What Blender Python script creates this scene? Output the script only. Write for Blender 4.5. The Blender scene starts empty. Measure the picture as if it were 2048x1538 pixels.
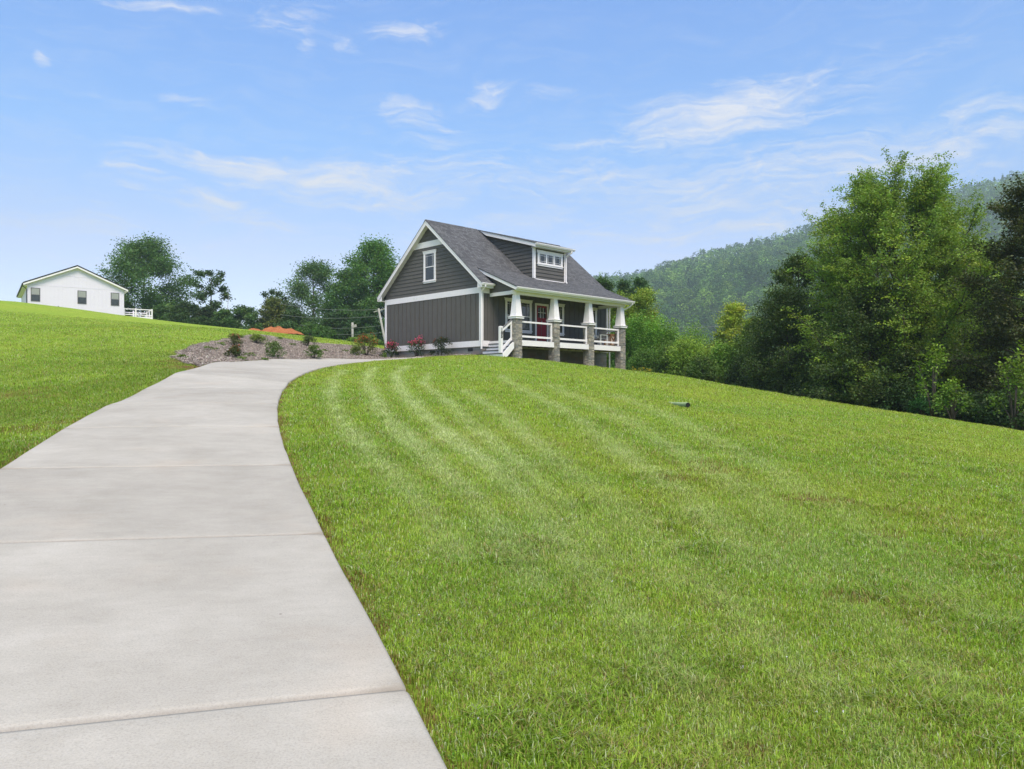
import bpy, math, random
import numpy as np
F = 1578.0; CX = 1024.0; HY = 783.0      # focal length and horizon of the survey, used to turn bearings into metres
SC = bpy.context.scene
COL = SC.collection
R = math.radians
rng = np.random.default_rng(7)
random.seed(7)

# ------------------------------------------------------------------ helpers
def tag(o, label=None, cat=None, group=None, kind=None):
    if label: o['label'] = label
    if cat: o['category'] = cat
    if group: o['group'] = group
    if kind: o['kind'] = kind
    return o

def empty(name, loc=(0, 0, 0), rz=0.0):
    o = bpy.data.objects.new(name, None)
    COL.objects.link(o); o.location = loc; o.rotation_euler = (0, 0, rz); o.empty_display_size = 0.3
    return o

class MB:
    """collects polygons and links them as one mesh object"""
    def __init__(s): s.v = []; s.f = []; s.m = []; s.c = []
    def poly(s, pts, m=0, c=None):
        b = len(s.v); s.v.extend([tuple(p) for p in pts]); s.f.append(tuple(range(b, b + len(pts)))); s.m.append(m)
        s.c.extend([c or (1, 1, 1)] * len(pts))
    def hexa(s, p, m=0, c=None):       # p: 4 bottom ccw, 4 top ccw
        b = len(s.v); s.v.extend([tuple(q) for q in p]); s.c.extend([c or (1, 1, 1)] * 8)
        for q in ((3, 2, 1, 0), (4, 5, 6, 7), (0, 1, 5, 4), (1, 2, 6, 5), (2, 3, 7, 6), (3, 0, 4, 7)):
            s.f.append(tuple(b + i for i in q)); s.m.append(m)
    def box(s, x0, x1, y0, y1, z0, z1, m=0, c=None):
        s.hexa([(x0, y0, z0), (x1, y0, z0), (x1, y1, z0), (x0, y1, z0), (x0, y0, z1), (x1, y0, z1), (x1, y1, z1), (x0, y1, z1)], m, c)
    def prism(s, pts, d, m=0):         # planar outline pts swept by vector d
        n = len(pts); q = [tuple(np.add(p, d)) for p in pts]
        s.poly(pts[::-1], m); s.poly(q, m)
        for i in range(n):
            j = (i + 1) % n; s.poly([pts[i], pts[j], q[j], q[i]], m)
    def bar(s, a, b, w, h, m=0):       # rectangular bar from a to b, w across, h tall
        a = np.array(a, float); b = np.array(b, float); d = b - a; d /= np.linalg.norm(d)
        up = np.array((0, 0, 1.0)) if abs(d[2]) < .95 else np.array((1.0, 0, 0))
        s1 = np.cross(d, up); s1 /= np.linalg.norm(s1); s2 = np.cross(s1, d)
        p = []
        for e in (a, b):
            for k, l in ((-1, -1), (1, -1), (1, 1), (-1, 1)): p.append(e + s1 * k * w / 2 + s2 * l * h / 2)
        s.hexa(p, m)
    def tube(s, pts, rad, n=8, m=0, cap=True):
        pts = np.array(pts, float); k = len(pts)
        if np.isscalar(rad): rad = [rad] * k
        t = np.gradient(pts, axis=0); t /= np.linalg.norm(t, axis=1)[:, None] + 1e-9
        ref = np.array((0, 0, 1.0)) if abs(t[0][2]) < .9 else np.array((1.0, 0, 0))
        a = np.cross(t, ref); a /= np.linalg.norm(a, axis=1)[:, None] + 1e-9; bb = np.cross(t, a)
        base = len(s.v); th = np.linspace(0, 2 * math.pi, n, endpoint=False)
        for i in range(k):
            ring = pts[i] + rad[i] * (np.cos(th)[:, None] * a[i] + np.sin(th)[:, None] * bb[i])
            s.v.extend(map(tuple, ring)); s.c.extend([(1, 1, 1)] * n)
        for i in range(k - 1):
            for j in range(n):
                j2 = (j + 1) % n
                s.f.append((base + i * n + j, base + i * n + j2, base + (i + 1) * n + j2, base + (i + 1) * n + j)); s.m.append(m)
        if cap:
            s.f.append(tuple(base + j for j in range(n))[::-1]); s.m.append(m)
            s.f.append(tuple(base + (k - 1) * n + j for j in range(n))); s.m.append(m)
    def build(s, name, mats, parent=None, smooth=False, off=(0, 0, 0), color=False):
        me = bpy.data.meshes.new(name)
        vv = np.array(s.v, float) - np.array(off, float)
        me.from_pydata(vv.tolist(), [], s.f)
        if not isinstance(mats, (list, tuple)): mats = [mats]
        for m in mats: me.materials.append(m)
        me.polygons.foreach_set('material_index', s.m)
        if smooth: me.polygons.foreach_set('use_smooth', [True] * len(s.f))
        if color:
            at = me.color_attributes.new('Col', 'FLOAT_COLOR', 'POINT')
            at.data.foreach_set('color', np.c_[np.array(s.c, np.float32), np.ones(len(s.c), np.float32)].ravel())
        me.update()
        o = bpy.data.objects.new(name, me); COL.objects.link(o)
        if parent: o.parent = parent
        return o

def np_mesh(name, V, faces_flat, counts, mat, cols=None, smooth=False):
    """fast mesh from numpy arrays"""
    me = bpy.data.meshes.new(name)
    me.vertices.add(len(V)); me.vertices.foreach_set('co', np.ascontiguousarray(V, np.float32).ravel())
    me.loops.add(len(faces_flat)); me.loops.foreach_set('vertex_index', np.ascontiguousarray(faces_flat, np.int32))
    me.polygons.add(len(counts))
    st = np.concatenate(([0], np.cumsum(counts)[:-1])).astype(np.int32)
    me.polygons.foreach_set('loop_start', st); me.polygons.foreach_set('loop_total', np.ascontiguousarray(counts, np.int32))
    if smooth: me.polygons.foreach_set('use_smooth', np.ones(len(counts), bool))
    me.materials.append(mat)
    if cols is not None:
        at = me.color_attributes.new('Col', 'FLOAT_COLOR', 'POINT')
        at.data.foreach_set('color', np.c_[cols, np.ones(len(cols))].astype(np.float32).ravel())
    me.update(calc_edges=True); me.validate()
    return me

def link(name, me, parent=None, loc=(0, 0, 0)):
    o = bpy.data.objects.new(name, me); COL.objects.link(o); o.location = loc
    if parent: o.parent = parent
    return o

# ------------------------------------------------------------------ materials
class NT:
    def __init__(s, tree): s.t = tree; s.n = tree.nodes; s.l = tree.links
    def node(s, kind, **kw):
        n = s.n.new(kind)
        for k, v in kw.items(): setattr(n, k, v)
        return n
    def put(s, sock, val):
        if isinstance(val, bpy.types.NodeSocket): s.l.new(val, sock)
        else: sock.default_value = val
    def math(s, op, a, b=0.0, c=0.0, clamp=False):
        n = s.node('ShaderNodeMath', operation=op); n.use_clamp = clamp
        s.put(n.inputs[0], a); s.put(n.inputs[1], b); s.put(n.inputs[2], c); return n.outputs[0]
    def noise(s, vec, scale, detail=4, rough=.55, dist=0.0):
        n = s.node('ShaderNodeTexNoise'); s.put(n.inputs['Vector'], vec); s.put(n.inputs['Scale'], scale)
        n.inputs['Detail'].default_value = detail; n.inputs['Roughness'].default_value = rough; n.inputs['Distortion'].default_value = dist
        return n.outputs[0]
    def ramp(s, fac, stops, interp='LINEAR'):
        n = s.node('ShaderNodeValToRGB'); s.put(n.inputs[0], fac); e = n.color_ramp.elements; n.color_ramp.interpolation = interp
        while len(e) < len(stops): e.new(.5)
        for q, (p, c) in zip(e, stops): q.position = p; q.color = (*c, 1) if len(c) == 3 else c
        return n.outputs[0]
    def mix(s, fac, a, b, mode='MIX'):
        n = s.node('ShaderNodeMix', data_type='RGBA', blend_type=mode); n.clamp_factor = True
        s.put(n.inputs[0], fac)
        for i, x in ((6, a), (7, b)):
            s.put(n.inputs[i], x if isinstance(x, bpy.types.NodeSocket) else (*x, 1) if len(x) == 3 else x)
        return n.outputs[2]
    def mapr(s, v, a, b, c, d, kind='SMOOTHSTEP'):
        n = s.node('ShaderNodeMapRange', interpolation_type=kind); n.clamp = True if kind == 'LINEAR' else n.clamp
        s.put(n.inputs[0], v)
        for i, x in enumerate((a, b, c, d)): s.put(n.inputs[1 + i], x)
        return n.outputs[0]
    def mapping(s, vec, loc=(0, 0, 0), rot=(0, 0, 0), sc=(1, 1, 1), kind='POINT'):
        n = s.node('ShaderNodeMapping', vector_type=kind); s.put(n.inputs[0], vec)
        n.inputs[1].default_value = loc; n.inputs[2].default_value = rot; n.inputs[3].default_value = sc
        return n.outputs[0]
    def obj(s): return s.node('ShaderNodeTexCoord').outputs['Object']
    def attr(s, name='Col'): return s.node('ShaderNodeAttribute', attribute_name=name)
    def bump(s, h, strength=.3, dist=.02):
        n = s.node('ShaderNodeBump'); s.put(n.inputs['Height'], h); n.inputs['Strength'].default_value = strength
        n.inputs['Distance'].default_value = dist; return n.outputs[0]

def mat(name, col=None, rough=.6, spec=.3, build=None, metal=0.0):
    m = bpy.data.materials.new(name); m.use_nodes = True
    nt = NT(m.node_tree); p = nt.n['Principled BSDF']
    p.inputs['Roughness'].default_value = rough; p.inputs['Specular IOR Level'].default_value = spec; p.inputs['Metallic'].default_value = metal
    if col: p.inputs['Base Color'].default_value = (*col, 1)
    if build:
        r = build(nt, p)
        if r is not None: nt.put(p.inputs['Base Color'], r)
    return m

def painted(name, col, rough=.5, var=.12, sc=2.5, spec=.3):
    """paint with slight weathering"""
    def b(nt, p):
        o = nt.obj(); n = nt.noise(o, sc, 5); n2 = nt.noise(nt.mapping(o, sc=(6, 6, .8)), 3, 4)
        f = nt.math('MULTIPLY', nt.math('ADD', n, n2), .5)
        lo = tuple(c * (1 - var) for c in col); hi = tuple(min(1, c * (1 + var)) for c in col)
        nt.put(p.inputs['Normal'], nt.bump(nt.noise(o, 60, 3), .08, .004))
        return nt.ramp(f, [(.3, lo), (.7, hi)])
    return mat(name, rough=rough, build=b, spec=spec)

def attr_mat(name, rough=.8, trans=0.0, spec=.15, tint=(1, 1, 1)):
    m = bpy.data.materials.new(name); m.use_nodes = True; nt = NT(m.node_tree)
    p = nt.n['Principled BSDF']; p.inputs['Roughness'].default_value = rough; p.inputs['Specular IOR Level'].default_value = spec
    a = nt.attr().outputs['Color']; nt.put(p.inputs['Base Color'], a)
    if trans:
        out = nt.n['Material Output']; t = nt.node('ShaderNodeBsdfTranslucent')
        c = nt.mix(1.0, a, (1.25, 1.3, .55), 'MULTIPLY'); nt.put(t.inputs[0], c)
        mx = nt.node('ShaderNodeMixShader'); mx.inputs[0].default_value = trans
        nt.l.new(p.outputs[0], mx.inputs[1]); nt.l.new(t.outputs[0], mx.inputs[2]); nt.l.new(mx.outputs[0], out.inputs[0])
    return m

M = {}
M['white'] = painted('white_paint', (.80, .765, .785), .45, .04)
M['grey_siding'] = painted('grey_siding_paint', (.105, .097, .090), .6, .12)
M['soffit'] = painted('soffit_paint', (.72, .72, .68), .6, .03)
M['red_door'] = painted('red_door_paint', (.27, .014, .03), .4, .08)
M['dark_metal'] = mat('dark_metal', (.02, .02, .022), .5, .4)
M['digit'] = mat('black_digit_metal', (.01, .01, .01), .5, .4)
M['tread'] = painted('dark_tread_paint', (.045, .043, .045), .6, .1)
M['rail_grey'] = painted('grey_rail_paint', (.16, .15, .16), .6, .1)
def _glass(nt, p):
    p.inputs['Coat Weight'].default_value = .6; p.inputs['Coat Roughness'].default_value = .03
    o = nt.obj(); nt.put(p.inputs['Normal'], nt.bump(nt.noise(o, 1.5, 2), .04, .05))
    return nt.ramp(nt.noise(o, 1.2, 3), [(.35, (.012, .017, .016)), (.7, (.03, .038, .036))])
M['glass'] = mat('window_glass', rough=.06, spec=.5, build=_glass)
def _blind(nt, p):
    o = nt.obj(); w = nt.node('ShaderNodeTexWave', bands_direction='Z'); nt.put(w.inputs[0], o); w.inputs['Scale'].default_value = 9
    return nt.ramp(w.outputs[1], [(.2, (.22, .23, .22)), (.8, (.36, .37, .36))])
def shingle(name, zk):
    def b(nt, p):
        o = nt.obj(); sx = nt.node('ShaderNodeSeparateXYZ'); nt.put(sx.inputs[0], o)
        c = nt.node('ShaderNodeCombineXYZ'); nt.put(c.inputs[0], sx.outputs[0]); nt.put(c.inputs[1], nt.math('MULTIPLY', sx.outputs[2], zk))
        br = nt.node('ShaderNodeTexBrick'); nt.put(br.inputs['Vector'], c.outputs[0]); br.inputs['Scale'].default_value = 1.0
        br.offset = .37; br.offset_frequency = 1; br.squash_frequency = 3; br.squash = .7
        br.inputs['Brick Width'].default_value = .24; br.inputs['Row Height'].default_value = .145; br.inputs['Mortar Size'].default_value = .012
        br.inputs['Mortar Smooth'].default_value = .3; br.inputs['Bias'].default_value = 0
        br.inputs['Color1'].default_value = (.078, .079, .088, 1); br.inputs['Color2'].default_value = (.145, .146, .158, 1); br.inputs['Mortar'].default_value = (.03, .03, .036, 1)
        n = nt.noise(o, 1.1, 4); g = nt.noise(o, 90, 2)
        col = nt.mix(1.0, br.outputs[0], nt.ramp(n, [(.3, (.92, .92, .93)), (.7, (1.08, 1.08, 1.07))]), 'MULTIPLY')
        col = nt.mix(.6, col, nt.ramp(g, [(.35, (.7, .7, .7)), (.65, (1.35, 1.35, 1.35))]), 'MULTIPLY')
        nt.put(p.inputs['Normal'], nt.bump(nt.math('ADD', br.outputs[1], nt.math('MULTIPLY', g, -.3)), .5, -.012))
        return col
    return mat(name, rough=.9, build=b, spec=.15)
M['roof_main'] = shingle('asphalt_shingle_steep', 1.56)
M['roof_porch'] = shingle('asphalt_shingle_shallow', 2.54)
M['roof_dormer'] = shingle('asphalt_shingle_flat', 3.6)
M['drip'] = mat('dark_drip_edge', (.018, .017, .02), .6, .3)
def _block(nt, p):
    o = nt.obj(); sx = nt.node('ShaderNodeSeparateXYZ'); nt.put(sx.inputs[0], o)
    c = nt.node('ShaderNodeCombineXYZ'); nt.put(c.inputs[0], nt.math('ADD', sx.outputs[0], sx.outputs[1])); nt.put(c.inputs[1], sx.outputs[2])
    br = nt.node('ShaderNodeTexBrick'); nt.put(br.inputs['Vector'], c.outputs[0]); br.inputs['Scale'].default_value = 1
    br.inputs['Brick Width'].default_value = .4; br.inputs['Row Height'].default_value = .2; br.inputs['Mortar Size'].default_value = .009
    br.inputs['Color1'].default_value = (.20, .195, .19, 1); br.inputs['Color2'].default_value = (.28, .275, .265, 1); br.inputs['Mortar'].default_value = (.2, .195, .19, 1)
    clay = nt.math('MULTIPLY', nt.mapr(sx.outputs[2], .1, .55, 1, 0), nt.mapr(nt.noise(o, 2.2, 4), .4, .62, 0, 1))
    col = nt.mix(nt.math('MULTIPLY', clay, .35), br.outputs[0], (.34, .2, .14))
    nt.put(p.inputs['Normal'], nt.bump(nt.math('ADD', br.outputs[1], nt.math('MULTIPLY', nt.noise(o, 45, 3), -.3)), .4, -.008))
    return col
M['block'] = mat('concrete_block', rough=.9, build=_block, spec=.1)
M['stone'] = attr_mat('ledge_stone', .9)
def _stone2(m):
    nt = NT(m.node_tree); p = nt.n['Principled BSDF']; o = nt.obj(); n = nt.noise(o, 18, 5)
    a = nt.attr().outputs['Color']
    nt.put(p.inputs['Base Color'], nt.mix(1, a, nt.ramp(n, [(.3, (.7, .68, .66)), (.7, (1.3, 1.28, 1.25))]), 'MULTIPLY'))
    nt.put(p.inputs['Normal'], nt.bump(nt.noise(o, 30, 5), .6, .012))
_stone2(M['stone'])
M['leaf'] = attr_mat('leaf', .55, .32, .25)
M['leaf_far'] = attr_mat('far_leaf', .8, .2, .1)
M['blade'] = attr_mat('grass_blade', .5, .38, .25)
M['chip'] = attr_mat('mulch_chip', .9)
def _bark(nt, p):
    o = nt.obj(); n = nt.noise(nt.mapping(o, sc=(9, 9, 2)), 2.5, 5)
    nt.put(p.inputs['Normal'], nt.bump(n, .6, .03))
    return nt.ramp(n, [(.3, (.04, .033, .027)), (.7, (.13, .115, .098))])
M['bark'] = mat('bark', rough=.95, build=_bark, spec=.1)
def _pole(nt, p):
    o = nt.obj(); n = nt.noise(nt.mapping(o, sc=(12, 12, .8)), 2, 5)
    return nt.ramp(n, [(.3, (.25, .24, .22)), (.7, (.42, .41, .38))])
M['pole'] = mat('weathered_pole_wood', rough=.9, build=_pole, spec=.1)
def _wood(nt, p):
    o = nt.obj(); n = nt.noise(nt.mapping(o, sc=(3, 3, 18)), 3, 5)
    return nt.ramp(n, [(.3, (.2, .1, .05)), (.7, (.34, .18, .09))])
M['wood'] = mat('stained_wood', rough=.6, build=_wood)
M['wood_panel'] = painted('pale_wood_panel', (.78, .62, .50), .6, .12)
M['cushion'] = painted('grey_wicker', (.2, .2, .2), .8, .2, 8)
def _clay(nt, p):
    o = nt.obj(); n = nt.noise(o, 1.4, 6); n2 = nt.noise(o, 9, 5)
    nt.put(p.inputs['Normal'], nt.bump(n2, .9, .15))
    return nt.ramp(nt.math('MULTIPLY', nt.math('ADD', n, n2), .5), [(.3, (.28, .09, .035)), (.7, (.50, .2, .09))])
M['clay'] = mat('red_clay', rough=1, build=_clay, spec=.05)
M['wire'] = mat('wire', (.2, .2, .2), .6)
def _pipe(nt, p):
    o = nt.obj(); n = nt.noise(o, 6, 4); return nt.ramp(n, [(.3, (.2, .29, .13)), (.7, (.34, .42, .22))])
M['pipe'] = mat('green_pipe_plastic', rough=.85, build=_pipe)
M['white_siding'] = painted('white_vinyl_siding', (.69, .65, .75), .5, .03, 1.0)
# ------------------------------------------------------------------ the lie of the land (surveyed points, metres; camera at the origin)
def P(px, py, y):
    return ((px - CX) / F * y, y, (HY - py) / F * y)
GROUND_PTS = [
    # driveway right edge and left edge
    (1.8, -3, -1.60), (.75, 0, -1.52), (-.245, 2.88, -1.378), (-.464, 3.5, -1.342), (-1.55, 6.5, -1.203), (-2.66, 9.5, -.915),
    (-3.69, 12.5, -.594), (-4.6, 15.5, -.285), (-5.37, 18.5, .02), P(569, 776, 20.3), P(590, 758, 23.5), P(625, 742, 28), P(680, 730, 33),
    P(750, 722, 37.5), P(830, 717.5, 41),
    (-1.5, -3.5, -1.58), (-3.6, 2.0, -1.28), (-5.45, 8.4, -.878), (-6.59, 11.57, -.579), (-7.54, 14.68, -.28), (-8.34, 17.8, .01),
    P(350, 748, 21.5), P(400, 735, 26), P(460, 726, 31), P(520, 722, 35.5), P(600, 720, 40), P(700, 719, 43.5), P(830, 716, 45.08),
    # mulch bank
    P(330, 715, 29), P(380, 690, 37), P(440, 680, 42), P(505, 668, 47), P(600, 683, 51), P(690, 690, 54), P(765, 697, 55),
    # house footprint
    (-1.65, 42.8, 1.98), (-7.85, 49.2, 2.05), (-4.75, 46, 2.0), P(1038, 716.7, 41.6), P(1114, 727.6, 43.7), P(1182, 736.5, 45.8), P(1247, 743.4, 47.9),
    P(900, 713.5, 41.0), P(970, 713, 40.3), (6.1, 50.3, 1.25), (0, 55, 1.9),
    # lawn to the right of the house and its lower edge
    P(1400, 760, 45.5), P(1480, 778, 42.5), P(1560, 795, 40), P(1700, 815, 36), P(1800, 830, 33), P(1900, 843, 30), P(2048, 865, 26),
    (14, 47, -.2), (17.5, 41, -1.4), (19.5, 36, -1.9), (20.5, 30, -2.1), (21, 24, -2.3), (22, 15, -2.7), (10.5, 51, .2), (9, 60, -.6), (22, 55, -3.0),
    (16, 15, -1.85), (14, 6, -2.05), (8, 3, -1.80), (14, -3, -2.2), (4, 4, -1.58), (5, 10, -1.22), (10, 17, -1.15), (3, 18, -.42), (8, 27, -.28), (2, 30, .55), (12, 32, -.35),
    # hill on the left
    P(0, 850, 15), P(0, 800, 19), P(0, 750, 24.5), P(0, 700, 34), P(0, 650, 52), P(0, 600, 80), (-12, 2, -.9), (-12, -4, -1.2), (-30, 5, .6), (-40, 30, 3.6), (-60, 60, 7.6),
    P(150, 617, 86), P(230, 632, 90), P(305, 641, 92), P(400, 653, 90), P(480, 662, 88), P(560, 669, 86), P(620, 676, 84), P(750, 691, 78),
    (-54.06, 88, 9.75), (-45.97, 93.5, 8.85), (-42.8, 95.6, 8.5), (-58, 105, 9.3), (-45, 108, 8.2), (-25, 110, 5.2), (-9, 105, 3.2), (5, 90, 1.0), (-70, 95, 10.2), (-80, 70, 9.6),
    (-40, 140, 7), (0, 140, -1), (30, 80, -4.5), (40, 40, -5), (40, 0, -4.5), (30, 130, -6), (60, 100, -7), (0, -30, -2.5), (-40, -30, 0), (40, -30, -5),
]
GROUND_PTS = np.array(GROUND_PTS, float)
def _tps_fit(p, lam):
    n = len(p); d2 = ((p[:, None, :2] - p[None, :, :2]) ** 2).sum(-1)
    K = .5 * d2 * np.log(d2 + 1e-12); K[np.arange(n), np.arange(n)] = lam
    Q = np.c_[np.ones(n), p[:, :2]]
    A = np.block([[K, Q], [Q.T, np.zeros((3, 3))]])
    return np.linalg.solve(A, np.r_[p[:, 2], 0, 0, 0])
_W = _tps_fit(GROUND_PTS, .6)
def ground(x, y):
    x = np.atleast_1d(np.asarray(x, float)); y = np.atleast_1d(np.asarray(y, float)); sh = x.shape
    x = x.ravel(); y = y.ravel(); out = np.empty(len(x))
    for i in range(0, len(x), 20000):
        xx = np.clip(x[i:i + 20000], -110, 80); yy = np.clip(y[i:i + 20000], -40, 160)
        d2 = (xx[:, None] - GROUND_PTS[:, 0]) ** 2 + (yy[:, None] - GROUND_PTS[:, 1]) ** 2
        out[i:i + 20000] = (.5 * d2 * np.log(d2 + 1e-12)) @ _W[:-3] + _W[-3] + _W[-2] * xx + _W[-1] * yy
    r = np.hypot(x + 10, y - 45); w = np.clip((r - 95) / 110, 0, 1); w = w * w * (3 - 2 * w)
    return (out * (1 - w) + (-9.0) * w).reshape(sh)
def gz(x, y): return float(ground(x, y)[0])
_ys = np.concatenate((np.arange(2, 30, .04), np.arange(30, 125, .08)))
def hit(px, py):
    """where the line of sight through a surveyed bearing meets the ground"""
    x = (px - CX) / F * _ys; z = (HY - py) / F * _ys; g = ground(x, _ys); k = np.argmax(g >= z)
    return (x[k], _ys[k], g[k])

def catmull(pts, n=8):
    p = np.array(pts, float); p = np.vstack([2 * p[0] - p[1], p, 2 * p[-1] - p[-2]]); out = []
    for i in range(1, len(p) - 2):
        t = np.linspace(0, 1, n, endpoint=False)[:, None]; a, b, c, d = p[i - 1], p[i], p[i + 1], p[i + 2]
        out.append(.5 * ((2 * b) + (c - a) * t + (2 * a - 5 * b + 4 * c - d) * t ** 2 + (3 * b - a - 3 * c + d) * t ** 3))
    out.append(p[-2][None]); return np.vstack(out)
def xy(px, py, y): return ((px - CX) / F * y, y)
# matching stations along both edges: first the plain sections between joints, then the bend
DRIVE_R = [(2.85, -6.0), (1.8, -3), (.75, 0), (-.464, 3.5), (-1.55, 6.5), (-2.66, 9.5), (-3.69, 12.5), (-4.6, 15.5), (-5.37, 18.5), xy(577, 767, 21.6), xy(598, 753, 24.6), xy(625, 742, 28), xy(655, 735, 31), xy(700, 727.5, 34.6), xy(750, 722, 37.5), xy(800, 719, 39.8), xy(842, 717, 41.6)]
DRIVE_L = [(0.0, -7.0), (-1.05, -4), (-2.1, -1), (-3.35, 2.45), (-4.42, 5.45), (-5.53, 8.5), (-6.59, 11.57), (-7.54, 14.68), (-8.34, 17.8), xy(350, 748, 21.5), xy(385, 738.5, 24.6), xy(430, 730, 28.6), xy(480, 724.5, 32.6), xy(535, 721.5, 36.5), xy(600, 720, 40), xy(690, 719, 43.3), xy(850, 715.8, 44.8)]
DR = catmull(DRIVE_R); DL = catmull(DRIVE_L)
def in_poly(x, y, poly):
    x = np.asarray(x); y = np.asarray(y); c = np.zeros(x.shape, bool); n = len(poly)
    for i in range(n):
        x1, y1 = poly[i]; x2, y2 = poly[(i + 1) % n]
        if y1 == y2: continue
        m = ((y1 > y) != (y2 > y)) & (x < (x2 - x1) * (y - y1) / (y2 - y1) + x1); c ^= m
    return c
def seg_dist(x, y, line):
    line = np.asarray(line)[:, :2]; best = np.full(np.shape(x), 1e9)
    for a, b in zip(line[:-1], line[1:]):
        d = b - a; L = d @ d + 1e-12
        t = np.clip(((x - a[0]) * d[0] + (y - a[1]) * d[1]) / L, 0, 1)
        best = np.minimum(best, np.hypot(x - a[0] - t * d[0], y - a[1] - t * d[1]))
    return best
DRIVE_POLY = np.vstack([DR, DL[::-1]])

_gx0, _gy0, _gs = -16.0, -9.0, .1; _gnx, _gny = 230, 580
_X, _Y = np.meshgrid(_gx0 + _gs * np.arange(_gnx), _gy0 + _gs * np.arange(_gny), indexing='ij')
_D = np.minimum(seg_dist(_X.ravel(), _Y.ravel(), DR[::2]), seg_dist(_X.ravel(), _Y.ravel(), DL[::2]))
_D = np.where(in_poly(_X.ravel(), _Y.ravel(), DRIVE_POLY), -_D, _D).reshape(_gnx, _gny)
def drive_dist(x, y):
    """signed distance to the driveway edge, negative on the concrete"""
    u = (np.asarray(x, float) - _gx0) / _gs; v = (np.asarray(y, float) - _gy0) / _gs
    o = (u < 0) | (v < 0) | (u > _gnx - 1.01) | (v > _gny - 1.01); u = np.clip(u, 0, _gnx - 1.01); v = np.clip(v, 0, _gny - 1.01)
    i = u.astype(int); j = v.astype(int); a = u - i; b = v - j
    d = (_D[i, j] * (1 - a) + _D[i + 1, j] * a) * (1 - b) + (_D[i, j + 1] * (1 - a) + _D[i + 1, j + 1] * a) * b
    return np.where(o, 9.0, d)
# ------------------------------------------------------------------ masks on the ground
def path_px(pts): return np.array([hit(a, b)[:2] for a, b in pts])
def zpath(pts, ox, oy, s): return [(ox + a / s, oy + b / s) for a, b in pts]
STRIPES = [   # mower bands, sheen of bent blades painted pale, as ground polylines: (points, half width m, strength)
    (path_px([(690, 741), (668, 757), (662, 790), (668, 815), (679, 836), (700, 862), (723, 889), (760, 925), (810, 970), (860, 1030), (920, 1110)]), .30, .8),
    (path_px([(750, 735), (736, 750), (735, 765), (742, 785), (752, 800), (771, 833), (800, 862), (826, 885), (860, 915), (900, 950), (950, 1000), (1010, 1075), (1070, 1160)]), .32, .85),
    (path_px([(815, 733), (792, 748), (797, 768), (808, 787), (835, 818), (871, 846), (910, 880), (957, 912), (1000, 950), (1040, 985), (1110, 1060), (1180, 1150)]), .34, 1.0),
    (path_px([(860, 748), (846, 765), (890, 800), (940, 845), (1035, 922), (1130, 1010), (1230, 1120)]), .3, .7),
    (path_px([(929, 781), (960, 800), (1030, 850), (1120, 925), (1240, 1035), (1360, 1170)]), .34, .62),
    (path_px([(1000, 752), (1040, 775), (1110, 812), (1220, 885), (1360, 985), (1520, 1130)]), .42, .6),
    (path_px([(1100, 770), (1200, 815), (1350, 895), (1520, 1000), (1700, 1140)]), .5, .5),
    (path_px([(958, 912), (1010, 965), (1090, 1050), (1200, 1170), (1330, 1310), (1470, 1480)]), .26, .7),
    (path_px([(1180, 960), (1320, 1080), (1480, 1220), (1640, 1370), (1800, 1520)]), .3, .6),
    (path_px([(1400, 1000), (1560, 1110), (1740, 1240), (1920, 1390)]), .32, .5),
    (path_px([(1230, 790), (1380, 855), (1560, 950), (1760, 1080), (1950, 1230)]), .5, .4),
]
MULCH = np.array([xy(333, 716, 29.5), xy(340, 708, 31.5), xy(360, 697, 35), xy(395, 687, 38.5), xy(440, 680, 42), xy(475, 673, 44.5), xy(510, 669.5, 47), xy(560, 676, 49.5), xy(600, 683, 51), xy(640, 687, 52.5),
                  xy(690, 690, 54), xy(750, 694, 55), (-8.6, 54.2), (-8.3, 50.2), (-7.9, 49.15), (-1.75, 42.7), (-2.5, 42.1)]
                 + [tuple(p) for p in DL[::-1] if p[1] > 25.6 and p[1] < 44.9])
MULCH_EDGE = np.vstack([MULCH, MULCH[:1]])
BARE = [(15, 790, .8, .55), (45, 787, .4, .5), (90, 793, .45, .5), (395, 737, .8, .75), (370, 733, .7, .8), (345, 722, .6, .7), (330, 705, .5, .6), (420, 727, .4, .5), (40, 860, .5, .35), (160, 842, .42, .6),
        (1615, 1000, .22, .8), (1672, 1005, .2, .7), (1680, 1190, .12, .5), (1700, 1197, .1, .45), (1780, 1065, .16, .5), (1995, 1378, .08, .5), (1490, 1490, .06, .5), (1090, 745, .3, .4), (1450, 940, .3, .5), (1420, 925, .25, .4), (1350, 960, .2, .35)]
BAREW = [(*hit(a, b)[:2], r, k) for a, b, r, k in BARE]
HOUSE_POLY = None   # set below
UH = np.array((math.cos(R(44.1)), math.sin(R(44.1)))); VH = np.array((-UH[1], UH[0])); NH = np.array((-1.655, 42.8))
def hxy(u, v): return NH + UH * u + VH * v
HOUSE_POLY = np.array([hxy(0, 0), hxy(.55, 0), hxy(.55, -2.0), hxy(9.9, -2.0), hxy(9.9, 0), hxy(10.75, 0), hxy(10.75, 8.9), hxy(0, 8.9)])
TREE_EDGE = np.array([xy(1270, 745, 51), xy(1400, 761, 46.5), xy(1480, 778, 43.5), xy(1560, 795, 41), xy(1700, 815, 37), xy(1800, 830, 34), xy(1900, 843, 31), xy(2048, 865, 27), xy(2200, 890, 22)])
TREE_POLY = np.vstack([TREE_EDGE, [(24, 15), (40, 15), (60, 60), (12, 70)]])

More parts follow.
